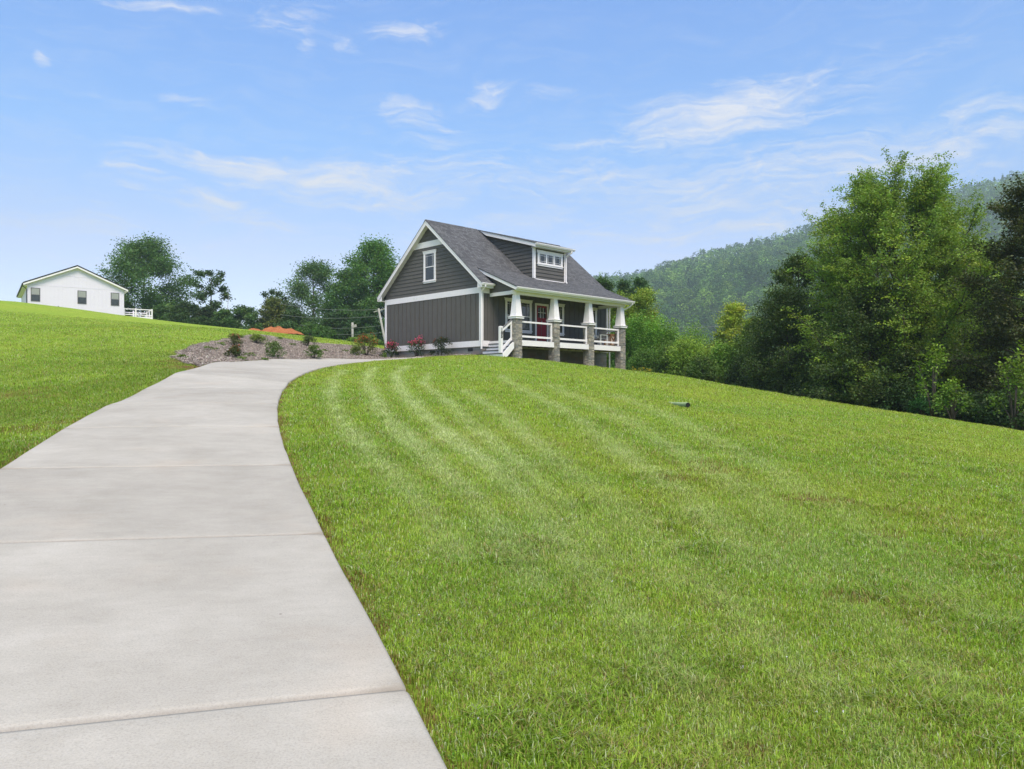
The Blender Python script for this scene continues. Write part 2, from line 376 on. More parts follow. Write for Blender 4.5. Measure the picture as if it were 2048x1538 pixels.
def vnoise(x, y, s, seed):
    """smooth value noise, numpy"""
    r = np.random.default_rng(seed); T = r.random((256, 256)); x = np.asarray(x) / s + 1000; y = np.asarray(y) / s + 1000
    i = np.floor(x).astype(int); j = np.floor(y).astype(int); fx = x - i; fy = y - j; fx = fx * fx * (3 - 2 * fx); fy = fy * fy * (3 - 2 * fy)
    a = T[i % 256, j % 256]; b = T[(i + 1) % 256, j % 256]; c = T[i % 256, (j + 1) % 256]; d = T[(i + 1) % 256, (j + 1) % 256]
    return (a * (1 - fx) + b * fx) * (1 - fy) + (c * (1 - fx) + d * fx) * fy
def fbm(x, y, s, seed, o=3):
    t = 0; k = .5; w = 0
    for q in range(o): t = t + k * vnoise(x, y, s / 2 ** q, seed + q); w += k; k *= .5
    return t / w

def masks(x, y):
    st = np.zeros(x.shape)
    wob = (fbm(x, y, 1.3, 5) - .5) * .35
    for line, hw, k in STRIPES:
        d = seg_dist(x, y, line) + wob * .5; hw = hw * .58
        st = np.maximum(st, k * np.exp(-(d / hw) ** 2) * np.clip((y - 3) / 9, .35, 1))
    st *= .75 + .5 * np.clip(fbm(x, y, .8, 21) * 1.6 - .3, 0, 1)
    bare = np.zeros(x.shape)
    for bx, by, r, k in BAREW:
        q = np.hypot((x - bx) * .75, (y - by)) + (fbm(x, y, .5, 31) - .5) * r * 1.6
        bare = np.maximum(bare, k * np.clip(1.3 - q / r, 0, 1))
    de = drive_dist(x, y); ind = de < 0; de = np.abs(de)
    edge = np.clip(1 - (de + (fbm(x, y, .45, 41) - .45) * .4) / .13, 0, 1)
    bare = np.maximum(bare, np.where(ind, 1.0, .6 * edge))
    hm = in_poly(x, y, HOUSE_POLY); bare = np.where(hm, 1, bare)
    tm = in_poly(x, y, TREE_POLY); bare = np.where(tm, np.maximum(bare, .95), bare)
    dry = np.clip((fbm(x, y, 3.2, 51) - .5) * 2.6 + .1, 0, 1) * .75     # yellower patches
    dl = seg_dist(x, y, DL[::3]); left = (x < np.interp(y, DL[:, 1], DL[:, 0]))      # thicker, deeper green turf on the bank beside the drive
    deep = np.where(left, np.clip(1.15 - dl / 11, 0, 1) * np.clip(.35 + 1.5 * (fbm(x, y, 2.2, 55) - .3), 0, 1), 0) * np.clip((40 - y) / 12, 0, 1)
    dry = dry * (1 - deep) - deep
    return st, bare, dry, ind, hm, tm

def relief(x, y):
    r = (fbm(x, y, .9, 61) - .5) * .05 + (fbm(x, y, 4, 71) - .5) * .06
    return r * np.clip((drive_dist(x, y) - .15) / .8, 0, 1)
# ------------------------------------------------------------------ one ground sheet out to the horizon
def axis(a, b, step, far):
    c = np.arange(a, b + 1e-6, step); o = [c]; s = step; lo = a; L = []
    while lo > -far: s *= 1.22; lo -= s; L.append(lo)
    s = step; hi = b; Hh = []
    while hi < far: s *= 1.22; hi += s; Hh.append(hi)
    return np.concatenate((L[::-1], c, Hh))
gxs = np.clip(axis(-20, 22, .2, 1000), -1200, 1200); gys = np.clip(axis(-2, 56, .2, 1000), -1200, 1200)
GX, GY = np.meshgrid(gxs, gys, indexing='ij'); gx, gy = GX.ravel(), GY.ravel()
gzv = ground(gx, gy)
near = (np.abs(gx) < 60) & (gy > -20) & (gy < 115)
st = np.zeros(len(gx)); bare = np.zeros(len(gx)); dry = np.zeros(len(gx)); tm = np.zeros(len(gx), bool)
st[near], bare[near], dry[near], _, _, tm[near] = masks(gx[near], gy[near])
rel = np.zeros(len(gx)); rel[near] = relief(gx[near], gy[near])
nx, ny = len(gxs), len(gys); idx = np.arange(nx * ny).reshape(nx, ny)
q = np.stack((idx[:-1, :-1], idx[1:, :-1], idx[1:, 1:], idx[:-1, 1:]), -1).reshape(-1, 4)

def _ground(nt, p):
    o = nt.obj(); a = nt.attr('Col'); s = nt.node('ShaderNodeSeparateColor'); nt.put(s.inputs[0], a.outputs['Color'])
    n1 = nt.noise(o, .35, 5, .6); n2 = nt.noise(o, 2.3, 6, .65); n3 = nt.noise(o, 22, 5, .7); n4 = nt.noise(nt.mapping(o, sc=(1, 1, 1)), 75, 4, .75)
    base = nt.ramp(n2, [(.28, G0), (.5, G1), (.72, G2)])
    base = nt.mix(nt.mapr(n1, .42, .62, 0, .5), base, G3)
    base = nt.mix(nt.math('MULTIPLY', s.outputs[2], .55), base, G4)
    base = nt.mix(nt.math('MULTIPLY', s.outputs[2], -.75), base, (.135, .205, .022))
    base = nt.mix(1, base, nt.ramp(n3, [(.3, (.62, .66, .6)), (.7, (1.36, 1.32, 1.4))]), 'MULTIPLY')
    base = nt.mix(.8, base, nt.ramp(n4, [(.3, (.55, .6, .5)), (.7, (1.45, 1.4, 1.5))]), 'MULTIPLY')
    pale = nt.math('MULTIPLY', s.outputs[0], nt.mapr(n3, .3, .65, .35, 1))
    base = nt.mix(nt.math('MULTIPLY', pale, .5), base, (.56, .60, .36))  # blade sheen of the mower bands mixed into the ground colour
    soil = nt.ramp(n3, [(.3, (.13, .07, .035)), (.7, (.27, .15, .075))])
    base = nt.mix(nt.mapr(nt.math('ADD', s.outputs[1], nt.math('MULTIPLY', nt.math('SUBTRACT', n3, .5), .9)), .35, .75, 0, 1), base, soil)
    nt.put(p.inputs['Normal'], nt.bump(nt.math('ADD', n3, n4), .75, .06))
    return base
G0, G1, G2, G3, G4 = (.185, .275, .034), (.27, .375, .05), (.34, .44, .066), (.24, .36, .042), (.38, .42, .06)
M['ground'] = mat('lawn_ground', rough=1.0, build=_ground, spec=.04)
me = np_mesh('ground', np.c_[gx, gy, gzv + rel - .02], q.ravel(), np.full(len(q), 4), M['ground'], np.c_[st, bare, dry], smooth=True)
tag(link('ground', me), 'grassy hillside sloping up from the driveway', 'ground', kind='structure')

# ------------------------------------------------------------------ concrete driveway of separate slabs
def _conc(nt, p):
    o = nt.obj(); n1 = nt.noise(o, .55, 6, .6); n2 = nt.noise(o, 3.1, 5, .65); n3 = nt.noise(o, 110, 4, .8); rot = nt.mapping(o, rot=(0, 0, R(-19)))
    br = nt.noise(nt.mapping(rot, sc=(1.4, 5, 1)), 2.2, 4, .6); fine = nt.noise(nt.mapping(rot, sc=(3, 130, 1)), 1.6, 3, .7)
    c = nt.ramp(n1, [(.3, (.372, .347, .318)), (.7, (.476, .449, .418))])
    c = nt.mix(.45, c, nt.ramp(br, [(.3, (.91, .905, .9)), (.7, (1.06, 1.06, 1.06))]), 'MULTIPLY')
    c = nt.mix(nt.mapr(nt.noise(o, .9, 3), .56, .76, 0, .2), c, (.50, .40, .32)); c = nt.mix(nt.mapr(nt.noise(nt.mapping(o, loc=(7, 3, 0)), 1.6, 5, .7), .58, .8, 0, .4), c, (.33, .31, .29))
    c = nt.mix(.8, c, nt.ramp(n2, [(.3, (.92, .915, .905)), (.7, (1.06, 1.06, 1.065))]), 'MULTIPLY')
    c = nt.mix(.4, c, nt.ramp(fine, [(.3, (.92, .92, .92)), (.7, (1.06, 1.06, 1.06))]), 'MULTIPLY')
    c = nt.mix(.8, c, nt.ramp(n3, [(.25, (.6, .59, .58)), (.5, (1, 1, 1)), (.8, (1.2, 1.2, 1.2))]), 'MULTIPLY')
    v = nt.node('ShaderNodeTexVoronoi'); nt.put(v.inputs['Vector'], o); v.inputs['Scale'].default_value = 1.7; v.inputs['Randomness'].default_value = 1
    c = nt.mix(nt.mapr(v.outputs['Distance'], .008, .02, .75, 0, 'LINEAR'), c, (.1, .085, .07))
    e = nt.attr('Col'); s = nt.node('ShaderNodeSeparateColor'); nt.put(s.inputs[0], e.outputs['Color'])
    c = nt.mix(nt.math('MULTIPLY', nt.mapr(nt.math('ADD', s.outputs[0], nt.math('MULTIPLY', nt.math('SUBTRACT', n2, .5), .8)), .45, .95, 0, 1), .68), c, (.27, .24, .205))
    c = nt.mix(1, c, nt.node('ShaderNodeRGB').outputs[0], 'MULTIPLY') if False else c
    c = nt.mix(1, c, nt.ramp(s.outputs[1], [(0, (.91, .905, .90)), (1, (1.08, 1.08, 1.08))]), 'MULTIPLY')
    nt.put(p.inputs['Normal'], nt.bump(nt.math('ADD', nt.math('MULTIPLY', fine, .8), n3), .35, .006))
    return c
M['concrete'] = mat('concrete', rough=.85, build=_conc, spec=.15)
def build_drive():
    V = []; Fc = []; C = []; na = 14; sub = 8
    nst = len(DRIVE_R); r = np.random.default_rng(3)
    for k in range(nst - 1):
        a = DR[k * sub:(k + 1) * sub + 1]; b = DL[k * sub:(k + 1) * sub + 1]
        if len(a) < 2: continue
        tone = r.random(); L = np.linalg.norm(a[-1] - a[0]); g = (.016 if a[0][1] < 17 else .007) / L; e_ = (.14 if a[0][1] < 17 else .05) / L
        ts = np.linspace(0, 1, len(a)); tt = ts.copy(); tt[0] += g; tt[-1] -= g; tt = np.concatenate((tt[:1], [tt[0] + g * 2, tt[0] + e_], tt[1:-1], [tt[-1] - e_, tt[-1] - g * 2], tt[-1:]))
        aa = np.c_[np.interp(tt, ts, a[:, 0]), np.interp(tt, ts, a[:, 1])]; bb = np.c_[np.interp(tt, ts, b[:, 0]), np.interp(tt, ts, b[:, 1])]
        base = len(V); w = np.linspace(0, 1, na)
        w = np.concatenate(([0, .006], w[1:-1], [.994, 1]));
        for i in range(len(aa)):
            pts = aa[i] * (1 - w[:, None]) + bb[i] * w[:, None]
            wig = (vnoise(np.full(2, pts[0, 0]), np.array([pts[0, 1], pts[-1, 1]]), .6, 9) - .5) * .018
            z = ground(pts[:, 0], pts[:, 1]) + .035
            z[0] -= .012; z[-1] -= .012
            if i in (0, len(aa) - 1): z -= .006
            for j in range(len(w)):
                V.append((pts[j, 0] + (wig[0] if j < 2 else wig[1] if j > len(w) - 3 else 0), pts[j, 1], z[j]))
                ed = max(1 - min(w[j], 1 - w[j]) / .09, 0) * .55 + max(0, 1 - min(i, len(aa) - 1 - i) / 2.0) * .6
                C.append((ed, tone, 0))
        nw = len(w)
        for i in range(len(aa) - 1):
            for j in range(nw - 1):
                Fc.append((base + i * nw + j, base + (i + 1) * nw + j, base + (i + 1) * nw + j + 1, base + i * nw + j + 1)[::-1])
        # slab sides
        ring = [base + j for j in range(nw)] + [base + i * nw + nw - 1 for i in range(1, len(aa))] + [base + (len(aa) - 1) * nw + j for j in range(nw - 2, -1, -1)] + [base + i * nw for i in range(len(aa) - 2, 0, -1)]
        lo = len(V)
        for q_ in ring: V.append((V[q_][0], V[q_][1], V[q_][2] - .11)); C.append((1, tone, 0))
        for i in range(len(ring)):
            j = (i + 1) % len(ring); Fc.append((ring[i], ring[j], lo + j, lo + i)[::-1])
    Vn = np.array(V); fl = np.array(Fc).ravel()
    return np_mesh('driveway', Vn, fl, np.full(len(Fc), 4), M['concrete'], np.array(C))
tag(link('driveway', build_drive()), 'curved pale concrete driveway of jointed slabs', 'driveway', kind='structure')

# ------------------------------------------------------------------ mulch bank
def build_mulch():
    x0, y0 = MULCH.min(0) - .4; x1, y1 = MULCH.max(0) + .4; s = .14
    X, Y = np.meshgrid(np.arange(x0, x1, s), np.arange(y0, y1, s), indexing='ij'); x, y = X.ravel(), Y.ravel()
    d = seg_dist(x, y, MULCH_EDGE); ins = in_poly(x, y, MULCH); sd = np.where(ins, d, -d) + (fbm(x, y, .7, 81) - .5) * .5
    z = ground(x, y) + .012 + np.clip(sd, -.3, .25) * .16 + (fbm(x, y, .3, 91) - .5) * .05
    n0, n1 = X.shape; ix = np.arange(n0 * n1).reshape(n0, n1); qq = np.stack((ix[:-1, :-1], ix[1:, :-1], ix[1:, 1:], ix[:-1, 1:]), -1).reshape(-1, 4)
    keep = (sd[qq] > -.05).all(1) & ~in_poly(x[qq].mean(1), y[qq].mean(1), DRIVE_POLY) & ~in_poly(x[qq].mean(1), y[qq].mean(1), HOUSE_POLY)
    return np.c_[x, y, z], qq[keep], sd
def _mulch(nt, p):
    o = nt.obj(); n = nt.noise(o, 14, 5, .7); n2 = nt.noise(o, 1.2, 4); n3 = nt.noise(nt.mapping(o, rot=(0, 0, .6), sc=(1, 2.2, 1)), 30, 3)
    c = nt.ramp(n, [(.3, (.125, .097, .083)), (.55, (.325, .27, .24)), (.75, (.50, .44, .40))])
    c = nt.mix(.8, c, nt.ramp(n2, [(.35, (.8, .78, .78)), (.7, (1.2, 1.18, 1.15))]), 'MULTIPLY')
    nt.put(p.inputs['Normal'], nt.bump(nt.math('ADD', n, n3), 1, .06)); return c
M['mulch'] = mat('mulch', rough=1, build=_mulch, spec=.05)
mv, mq, msd = build_mulch()
mulch = link('mulch_bed', np_mesh('mulch_bed', mv, mq.ravel(), np.full(len(mq), 4), M['mulch']))
tag(mulch, 'bank of greyish brown shredded bark mulch above the driveway', 'mulch', kind='stuff')
# loose bark chips
cen = mv[mq].mean(1); k = rng.integers(0, len(cen), 36000); c0 = cen[k] + np.c_[rng.uniform(-.1, .1, (len(k), 2)), rng.uniform(.0, .03, len(k))]
def leaf_arrays(C, L, W, rng, up=.5, tilt=None):
    n = len(C); nrm = rng.normal(size=(n, 3)); nrm /= np.linalg.norm(nrm, axis=1)[:, None]; nrm[:, 2] = np.abs(nrm[:, 2]); nrm[:, 2] += up
    nrm /= np.linalg.norm(nrm, axis=1)[:, None]
    a = rng.normal(size=(n, 3)); a -= (a * nrm).sum(1)[:, None] * nrm; a /= np.linalg.norm(a, axis=1)[:, None]; b = np.cross(nrm, a)
    L = np.broadcast_to(L, n)[:, None] * .5; W = np.broadcast_to(W, n)[:, None] * .5
    V = np.stack((C - a * L, C - b * W + a * L * .1, C + a * L, C + b * W + a * L * .1), 1)
    return V.reshape(-1, 3)
cv = leaf_arrays(c0, rng.uniform(.035, .11, len(k)), rng.uniform(.014, .032, len(k)), rng, .9)
cc = np.array((.39, .335, .30)) * rng.uniform(.35, 1.7, len(k))[:, None] * (1 + rng.normal(0, .06, (len(k), 3)))
chips = link('bark_chips', np_mesh('bark_chips', cv, np.arange(len(cv)), np.full(len(k), 4), M['chip'], np.repeat(np.clip(cc, .01, 1), 4, 0)))
tag(chips, 'loose bark chips scattered over the mulch bank', 'bark chips', kind='stuff')

# ------------------------------------------------------------------ blades of grass
def make_blades():
    r = np.random.default_rng(11); bands = np.concatenate((np.arange(2.2, 14, .6), np.geomspace(14, 66, 16))); XY = []; SCL = []
    for d0, d1 in zip(bands[:-1], bands[1:]):
        dm = (d0 + d1) / 2; dens = BLADE_D * min(1, (4.2 / dm)) ** 1.75; area = (d1 - d0) * 1.5 * dm + 2
        n = int(dens * area); y = r.uniform(d0, d1, n); x = (r.random(n) * 1.5 - .75) * y + r.uniform(-.5, .5, n)
        XY.append(np.c_[x, y]); SCL.append(np.full(n, max(1, dm / 4.2) ** .62))
    XY = np.vstack(XY); s = np.concatenate(SCL); x, y = XY[:, 0], XY[:, 1]
    stp, bar, dr, ind, hm, tmm = masks(x, y)
    mul = in_poly(x, y, MULCH) & (seg_dist(x, y, MULCH_EDGE) > .12)
    tuft = fbm(x, y, .35, 131)
    keep = ~ind & ~hm & ~tmm & ~mul & (r.random(len(x)) > bar * 1.0) & (r.random(len(x)) < .35 + 1.1 * tuft)
    x, y, s, stp, dr, tuft, bar = (q_[keep] for q_ in (x, y, s, stp, dr, tuft, bar)); n = len(x); z = ground(x, y) + relief(x, y)
    near_edge = drive_dist(x, y)
    long_ = np.clip((fbm(x, y, .55, 141) - .56) * 7, 0, 1) * r.random(n)                # taller weedy tufts
    h = r.uniform(.009, .020, n) * (.6 + .8 * tuft) * (1 + 1.5 * long_) * np.clip(.45 + near_edge * 1.6, .45, 1) * s ** .55
    w = r.uniform(.0013, .0026, n) * s * (1 + .5 * long_)
    az = r.uniform(0, 2 * np.pi, n); lean = np.abs(r.normal(1.0, .85, n)) * h * (1 + .6 * (stp > .3))
    d = np.c_[np.cos(az), np.sin(az)]; pr = np.c_[-d[:, 1], d[:, 0]] * w[:, None]
    p0 = np.c_[x, y]; pm = p0 + d * (lean * .4)[:, None]; pt = p0 + d * lean[:, None] * 1.15
    zz = z - .02
    V = np.stack((np.c_[p0 - pr, zz], np.c_[p0 + pr, zz], np.c_[pm + pr * .8, zz + .02 + h * .62], np.c_[pm - pr * .8, zz + .02 + h * .62], np.c_[pt, zz + .02 + h]), 1).reshape(-1, 3)
    b = np.arange(n)[:, None] * 5; f = np.c_[b, b + 1, b + 2, b + 3, b + 3, b + 2, b + 4].ravel(); cnt = np.tile((4, 3), n)
    u = r.random(n)[:, None]; v = r.random(n)[:, None]
    lush = np.clip((fbm(x, y, .8, 151) - .5) * 4.5 + .4, 0, 1)[:, None]; thin = np.clip((fbm(x, y, .42, 161) - .58) * 9, 0, 1)[:, None]
    c = np.array(B0) * (1 - u) + np.array(B1) * u
    c = c * (1 - .45 * lush) + np.array(B2) * .45 * lush; fine = fbm(x, y, .09, 191)[:, None]; c = c * (.72 + .56 * fine); c = np.where((v > .05) & (v < .15), np.array((.47, .52, .31)), c); c = np.where((r.random((n, 1)) < .12 * thin), np.array((.44, .37, .16)) * r.uniform(.7, 1.2, (n, 1)), c)
    dp = np.clip(-dr, 0, 1)[:, None] * .75; dr = np.clip(dr, 0, 1); c = c * (1 - dp) + np.array((.135, .225, .022)) * dp
    c = c * (1 - .6 * dr[:, None]) + np.array(B3) * .6 * dr[:, None]
    c = np.where(v > .86, np.array((.36, .31, .11)), c); c = np.where(v < .05, np.array((.20, .15, .05)), c)
    pal = np.clip(stp[:, None] * r.uniform(.4, 1.0, (n, 1)), 0, .8); c = c * (1 - pal) + np.array((.56, .62, .36)) * pal  # sheen of the bent blades put into their colour
    brown = (bar[:, None] > .15) & (r.random((n, 1)) < .4); c = np.where(brown, np.array((.24, .18, .06)), c)
    c = c * r.uniform(.7, 1.3, (n, 1)) * np.where(long_ > .3, .95, 1)[:, None]
    return np_mesh('lawn_grass', V, f, cnt, M['blade'], np.repeat(np.clip(c, 0.005, .9), 5, 0)), n
BLADE_D = 12500
B0, B1, B2, B3 = (.220, .350, .030), (.37, .50, .06), (.17, .335, .03), (.43, .475, .07)
bm_, nbl = make_blades(); print('blades', nbl)
tag(link('lawn_grass', bm_), 'mown lawn grass with pale mower stripes', 'grass', kind='stuff')
# broad little weed and clover leaves in patches between the blades
n = 150000; yy = 2.3 + 20 * rng.random(n) ** 1.7; xx = (rng.random(n) * 1.5 - .75) * yy
_, bb_, _, i1, i2, i3 = masks(xx, yy); pat = fbm(xx, yy, .5, 181); kk = (rng.random(n) > bb_) & ~i1 & ~i2 & ~i3 & ~in_poly(xx, yy, MULCH) & (pat > .53 + .1 * rng.random(n)); xx, yy = xx[kk], yy[kk]
c0 = np.c_[xx, yy, ground(xx, yy) + relief(xx, yy) + rng.uniform(-.008, .012, len(xx))]; sc_ = np.clip(yy / 4, 1, 4) ** .6
cv = leaf_arrays(c0, rng.uniform(.008, .022, len(xx)) * sc_, rng.uniform(.007, .014, len(xx)) * sc_, rng, 1.0)
cc = np.array((.17, .29, .035)) * rng.uniform(.6, 1.35, (len(xx), 1)) * (1 + rng.normal(0, .08, (len(xx), 3)))
tag(link('weed_leaves', np_mesh('weed_leaves', cv, np.arange(len(cv)), np.full(len(c0), 4), M['blade'], np.repeat(np.clip(cc, .01, .9), 4, 0))), 'low broad leaved weeds mixed into the lawn', 'weeds', kind='stuff')
# white clover heads dotted through the lawn
n = 420; yy = 2.5 + 26 * rng.random(n) ** .8; xx = (rng.random(n) * 1.4 - .7) * yy
_, bb_, _, i1, i2, i3 = masks(xx, yy); kk = (bb_ < .2) & ~i1 & ~i2 & ~i3 & ~in_poly(xx, yy, MULCH) & (fbm(xx, yy, 2.5, 171) > .5); xx, yy = xx[kk], yy[kk]
c0 = np.c_[np.repeat(xx, 5), np.repeat(yy, 5), np.repeat(ground(xx, yy) + relief(xx, yy) + .02, 5)] + rng.normal(0, .003, (len(xx) * 5, 3))
cv = leaf_arrays(c0, .009, .007, rng, .4)
tag(link('clover_flowers', np_mesh('clover_flowers', cv, np.arange(len(cv)), np.full(len(c0), 4), M['chip'], np.full((len(cv), 3), .72))), 'tiny white clover heads dotted through the lawn', 'clover', kind='stuff')
# ------------------------------------------------------------------ the craftsman house (local x along the front, y into the house, heights absolute minus Z0)
Z0 = 1.9; L = 10.75; W = 8.9; VP_ = 4.45; ZP = 9.95; SL = .834; OV = .43; OR = .35
HZ = lambda v: ZP - SL * abs(v - VP_)
house = empty('house', (NH[0], NH[1], Z0), R(44.1))
tag(house, 'dark grey craftsman house with white trim, shed dormer and raised front porch', 'house')
O = (0, 0, Z0)
def hb(mb, name, mats, parent=house, **k): return mb.build(name, mats, parent, off=O, **k)
ZF, ZS, ZB, ZT = 2.46, 2.77, 5.36, 5.68       # foundation top, skirt top, band bottom, band top

# foundation with vents
m = MB(); m.box(.03, L - .03, .03, W - .03, -.4, ZF)
fnd = hb(m, 'foundation', M['block'])
def vent(pts_fn, a, z):
    m = MB(); m.hexa([pts_fn(a, -.02, z), pts_fn(a + .4, -.02, z), pts_fn(a + .4, .012, z), pts_fn(a, .012, z), pts_fn(a, -.02, z + .17), pts_fn(a + .4, -.02, z + .17), pts_fn(a + .4, .012, z + .17), pts_fn(a, .012, z + .17)])
    for k in range(4):
        zz = z + .025 + k * .04; m.hexa([pts_fn(a + .02, .012, zz), pts_fn(a + .38, .012, zz), pts_fn(a + .38, .022, zz), pts_fn(a + .02, .022, zz), pts_fn(a + .02, .012, zz + .012), pts_fn(a + .38, .012, zz + .012), pts_fn(a + .38, .02, zz + .012), pts_fn(a + .02, .02, zz + .012)])
    hb(m, 'foundation_vent', M['dark_metal'], fnd)
GB = lambda a, o, z: (.03 - o, a, z)       # gable side
FR = lambda a, o, z: (a, .03 - o, z)       # front
for a in (.75, 4.1, 7.6): vent(GB, a, 2.22)
for a in (2.6, 5.9): vent(FR, a, 2.12)

# walls: core + battens
m = MB(); m.box(0, L, 0, W, ZF, 5.62)
for u in (0, L - .1): m.prism([(u, .05, 5.62), (u, W - .05, 5.62), (u, W - .05, HZ(W) - .3), (u, VP_, ZP - .3), (u, .05, HZ(0) - .3)], (.1, 0, 0))
v = .21
while v < W - .1: m.box(-.035, -.001, v - .19, min(v + .19, W - .1), ZS, ZB); m.box(-.05, -.035, v - .19, v - .14, ZS, ZB); v += .42
u = .21
while u < L - .1: m.box(u - .19, min(u + .19, L - .1), -.02, -.001, ZS, 5.5); m.box(u - .19, u - .14, -.03, -.02, ZS, 5.5); u += .42
hb(m, 'wall', M['grey_siding'])
# lap siding in the gable
def lap_gable(uo, sgn):
    m = MB(); z = ZT; ex = .215
    while z < ZP - .32:
        z1 = min(z + ex, ZP - .3); h0 = min(W / 2, (ZP - .18 - z) / SL); h1 = min(W / 2, (ZP - .18 - z1) / SL)
        b, t = uo + sgn * .034, uo + sgn * .004
        m.poly([(b, VP_ - h0, z), (b, VP_ + h0, z), (t, VP_ + h1, z1), (t, VP_ - h1, z1)][::(-1 if sgn < 0 else 1)])
        m.poly([(b, VP_ - h0, z), (b, VP_ + h0, z), (uo, VP_ + h0, z), (uo, VP_ - h0, z)][::(1 if sgn < 0 else -1)])
        z = z1
    return m
hb(lap_gable(0, -1), 'lap_siding', M['grey_siding']); hb(lap_gable(L, 1), 'lap_siding', M['grey_siding'])

# white trim boards
def board(name, *b):
    m = MB(); m.box(*b); return hb(m, name, M['white'])
board('band_board', -.06, 0, -.045, W + .045, ZB, ZT)
board('band_board', L, L + .045, -.045, W + .045, ZB, ZT)
board('band_board', 0, .56, -.042, 0, ZB, ZT - .01)
board('band_board', 10.0, L, -.042, 0, ZB, ZT - .01)
board('skirt_board', -.06, 0, -.045, W + .045, ZF - .01, ZS)
board('skirt_board', 0, L, -.042, 0, ZF - .008, ZS - .004)
board('skirt_board', L, L + .045, -.042, W + .045, ZF - .01, ZS)
board('corner_board', -.062, .1, -.05, .0, ZS, ZB); board('corner_board', -.062, .0, .0, .13, ZS, ZB)
board('corner_board', -.062, .0, W - .12, W + .05, ZS, ZB)
board('corner_board', L - .12, L + .05, -.05, 0, ZS, ZB); board('corner_board', L, L + .05, 0, .1, ZS, ZB)
# collar band under the peak
h0, h1 = (ZP - .2 - 8.43) / SL, (ZP - .2 - 8.77) / SL
m = MB(); m.prism([(-.045, VP_ - h0, 8.43), (-.045, VP_ + h0, 8.43), (-.045, VP_ + h1, 8.77), (-.045, VP_ - h1, 8.77)], (.04, 0, 0)); hb(m, 'collar_board', M['white'])

# roof
TS = .04
def slab(mb, u0, u1, a, b, t, mi=0):      # sloped slab between (v,z) points a (low) and b (high), thickness t downwards
    mb.prism([(u0, a[0], a[1] - t), (u0, b[0], b[1] - t), (u0, b[0], b[1]), (u0, a[0], a[1])], (u1 - u0, 0, 0), mi)
m = MB(); slab(m, -OR - .03, L + OR + .03, (-OV - .04, HZ(-OV - .04)), (VP_, ZP), TS); slab(m, -OR - .03, L + OR + .03, (W + OV + .04, HZ(W + OV + .04)), (VP_, ZP), TS)
roof = hb(m, 'roof', M['roof_main'])
def rp(name, mb, mt): return hb(mb, name, mt, roof)
m = MB(); m.prism([(-OR - .04, VP_ - .16, ZP - .16 * SL + .004), (-OR - .04, VP_, ZP + .03), (-OR - .04, VP_ + .16, ZP - .16 * SL + .004), (-OR - .04, VP_, ZP - .03)], (3.98 - .3 + OR, 0, 0)); rp('ridge_cap', m, M['roof_main'])
for uo in (-OR - .01, L + OR - .03):
    for a, b in ((-OV, VP_), (W + OV, VP_)):
        m = MB(); m.prism([(uo, a, HZ(a) - TS - .24), (uo, b, ZP - TS - .24 - .02), (uo, b, ZP - TS), (uo, a, HZ(a) - TS)], (.04, 0, 0)); rp('rake_board', m, M['white'])
        m = MB(); m.prism([(uo - .012, a, HZ(a) - TS - .07), (uo - .012, b, ZP - TS - .07), (uo - .012, b, ZP - TS - .002), (uo - .012, a, HZ(a) - TS - .002)], (.064, 0, 0)); rp('rake_moulding', m, M['white'])
for u0, u1 in ((-OR + .03, 0), (L, L + OR - .03)):
    for a in (-OV, W + OV):
        m = MB(); m.prism([(u0, a, HZ(a) - TS - .16), (u0, VP_, ZP - TS - .16), (u0, VP_, ZP - TS - .1), (u0, a, HZ(a) - TS - .1)], (u1 - u0, 0, 0)); rp('soffit', m, M['soffit'])
for a0, a1 in ((-OV, -.05), (W + .05, W + OV)):       # boxed eaves
    ao = a0 if a0 < 0 else a1; zz = HZ(ao) - TS - .24
    for u0, u1 in (((-OR + .032, .5), (10.4, L + OR - .032)) if a0 < 0 else ((-OR + .032, L + OR - .032),)):
        m = MB(); m.box(u0, u1, a0, a1, zz + .002, zz + .03); m.box(u0, u1, ao - .0 if a0 > 0 else ao, ao + .025 if a0 < 0 else ao + .025, zz + .03, zz + .2); rp('soffit', m, M['soffit'])
for ao, s in ((W + OV, 1), (-OV, -1)):               # closing cheek of the boxed eave seen in the gable
    zz = HZ(ao) - TS - .24; i = W if s > 0 else 0
    m = MB(); m.prism([(-OR + .031, ao, zz), (-OR + .031, i + s * .02, zz), (-OR + .031, i + s * .02, HZ(i) - TS - .2), (-OR + .031, ao, HZ(ao) - TS - .2)], (.02, 0, 0)); rp('eave_cheek', m, M['white'])
def gutter(u0, u1, v, zt, name='gutter', parent=roof):
    m = MB(); pr = [(u0, v, zt - .12), (u0, v, zt), (u0, v - .015, zt), (u0, v - .015, zt - .1), (u0, v - .08, zt - .1), (u0, v - .115, zt - .02), (u0, v - .115, zt), (u0, v - .135, zt), (u0, v - .135, zt - .035), (u0, v - .09, zt - .12)]
    m.prism(pr, (u1 - u0, 0, 0)); 
    for e in (u0, u1 - .01): m.prism([(e, v, zt - .121), (e, v, zt), (e, v - .133, zt), (e, v - .133, zt - .035), (e, v - .09, zt - .121)], (.01, 0, 0))
    return hb(m, name, M['white'], parent)
gutter(-OR - .03, .52, -OV - .002, HZ(-OV) - TS - .005)
gutter(10.42, L + OR + .03, -OV - .002, HZ(-OV) - TS - .005)

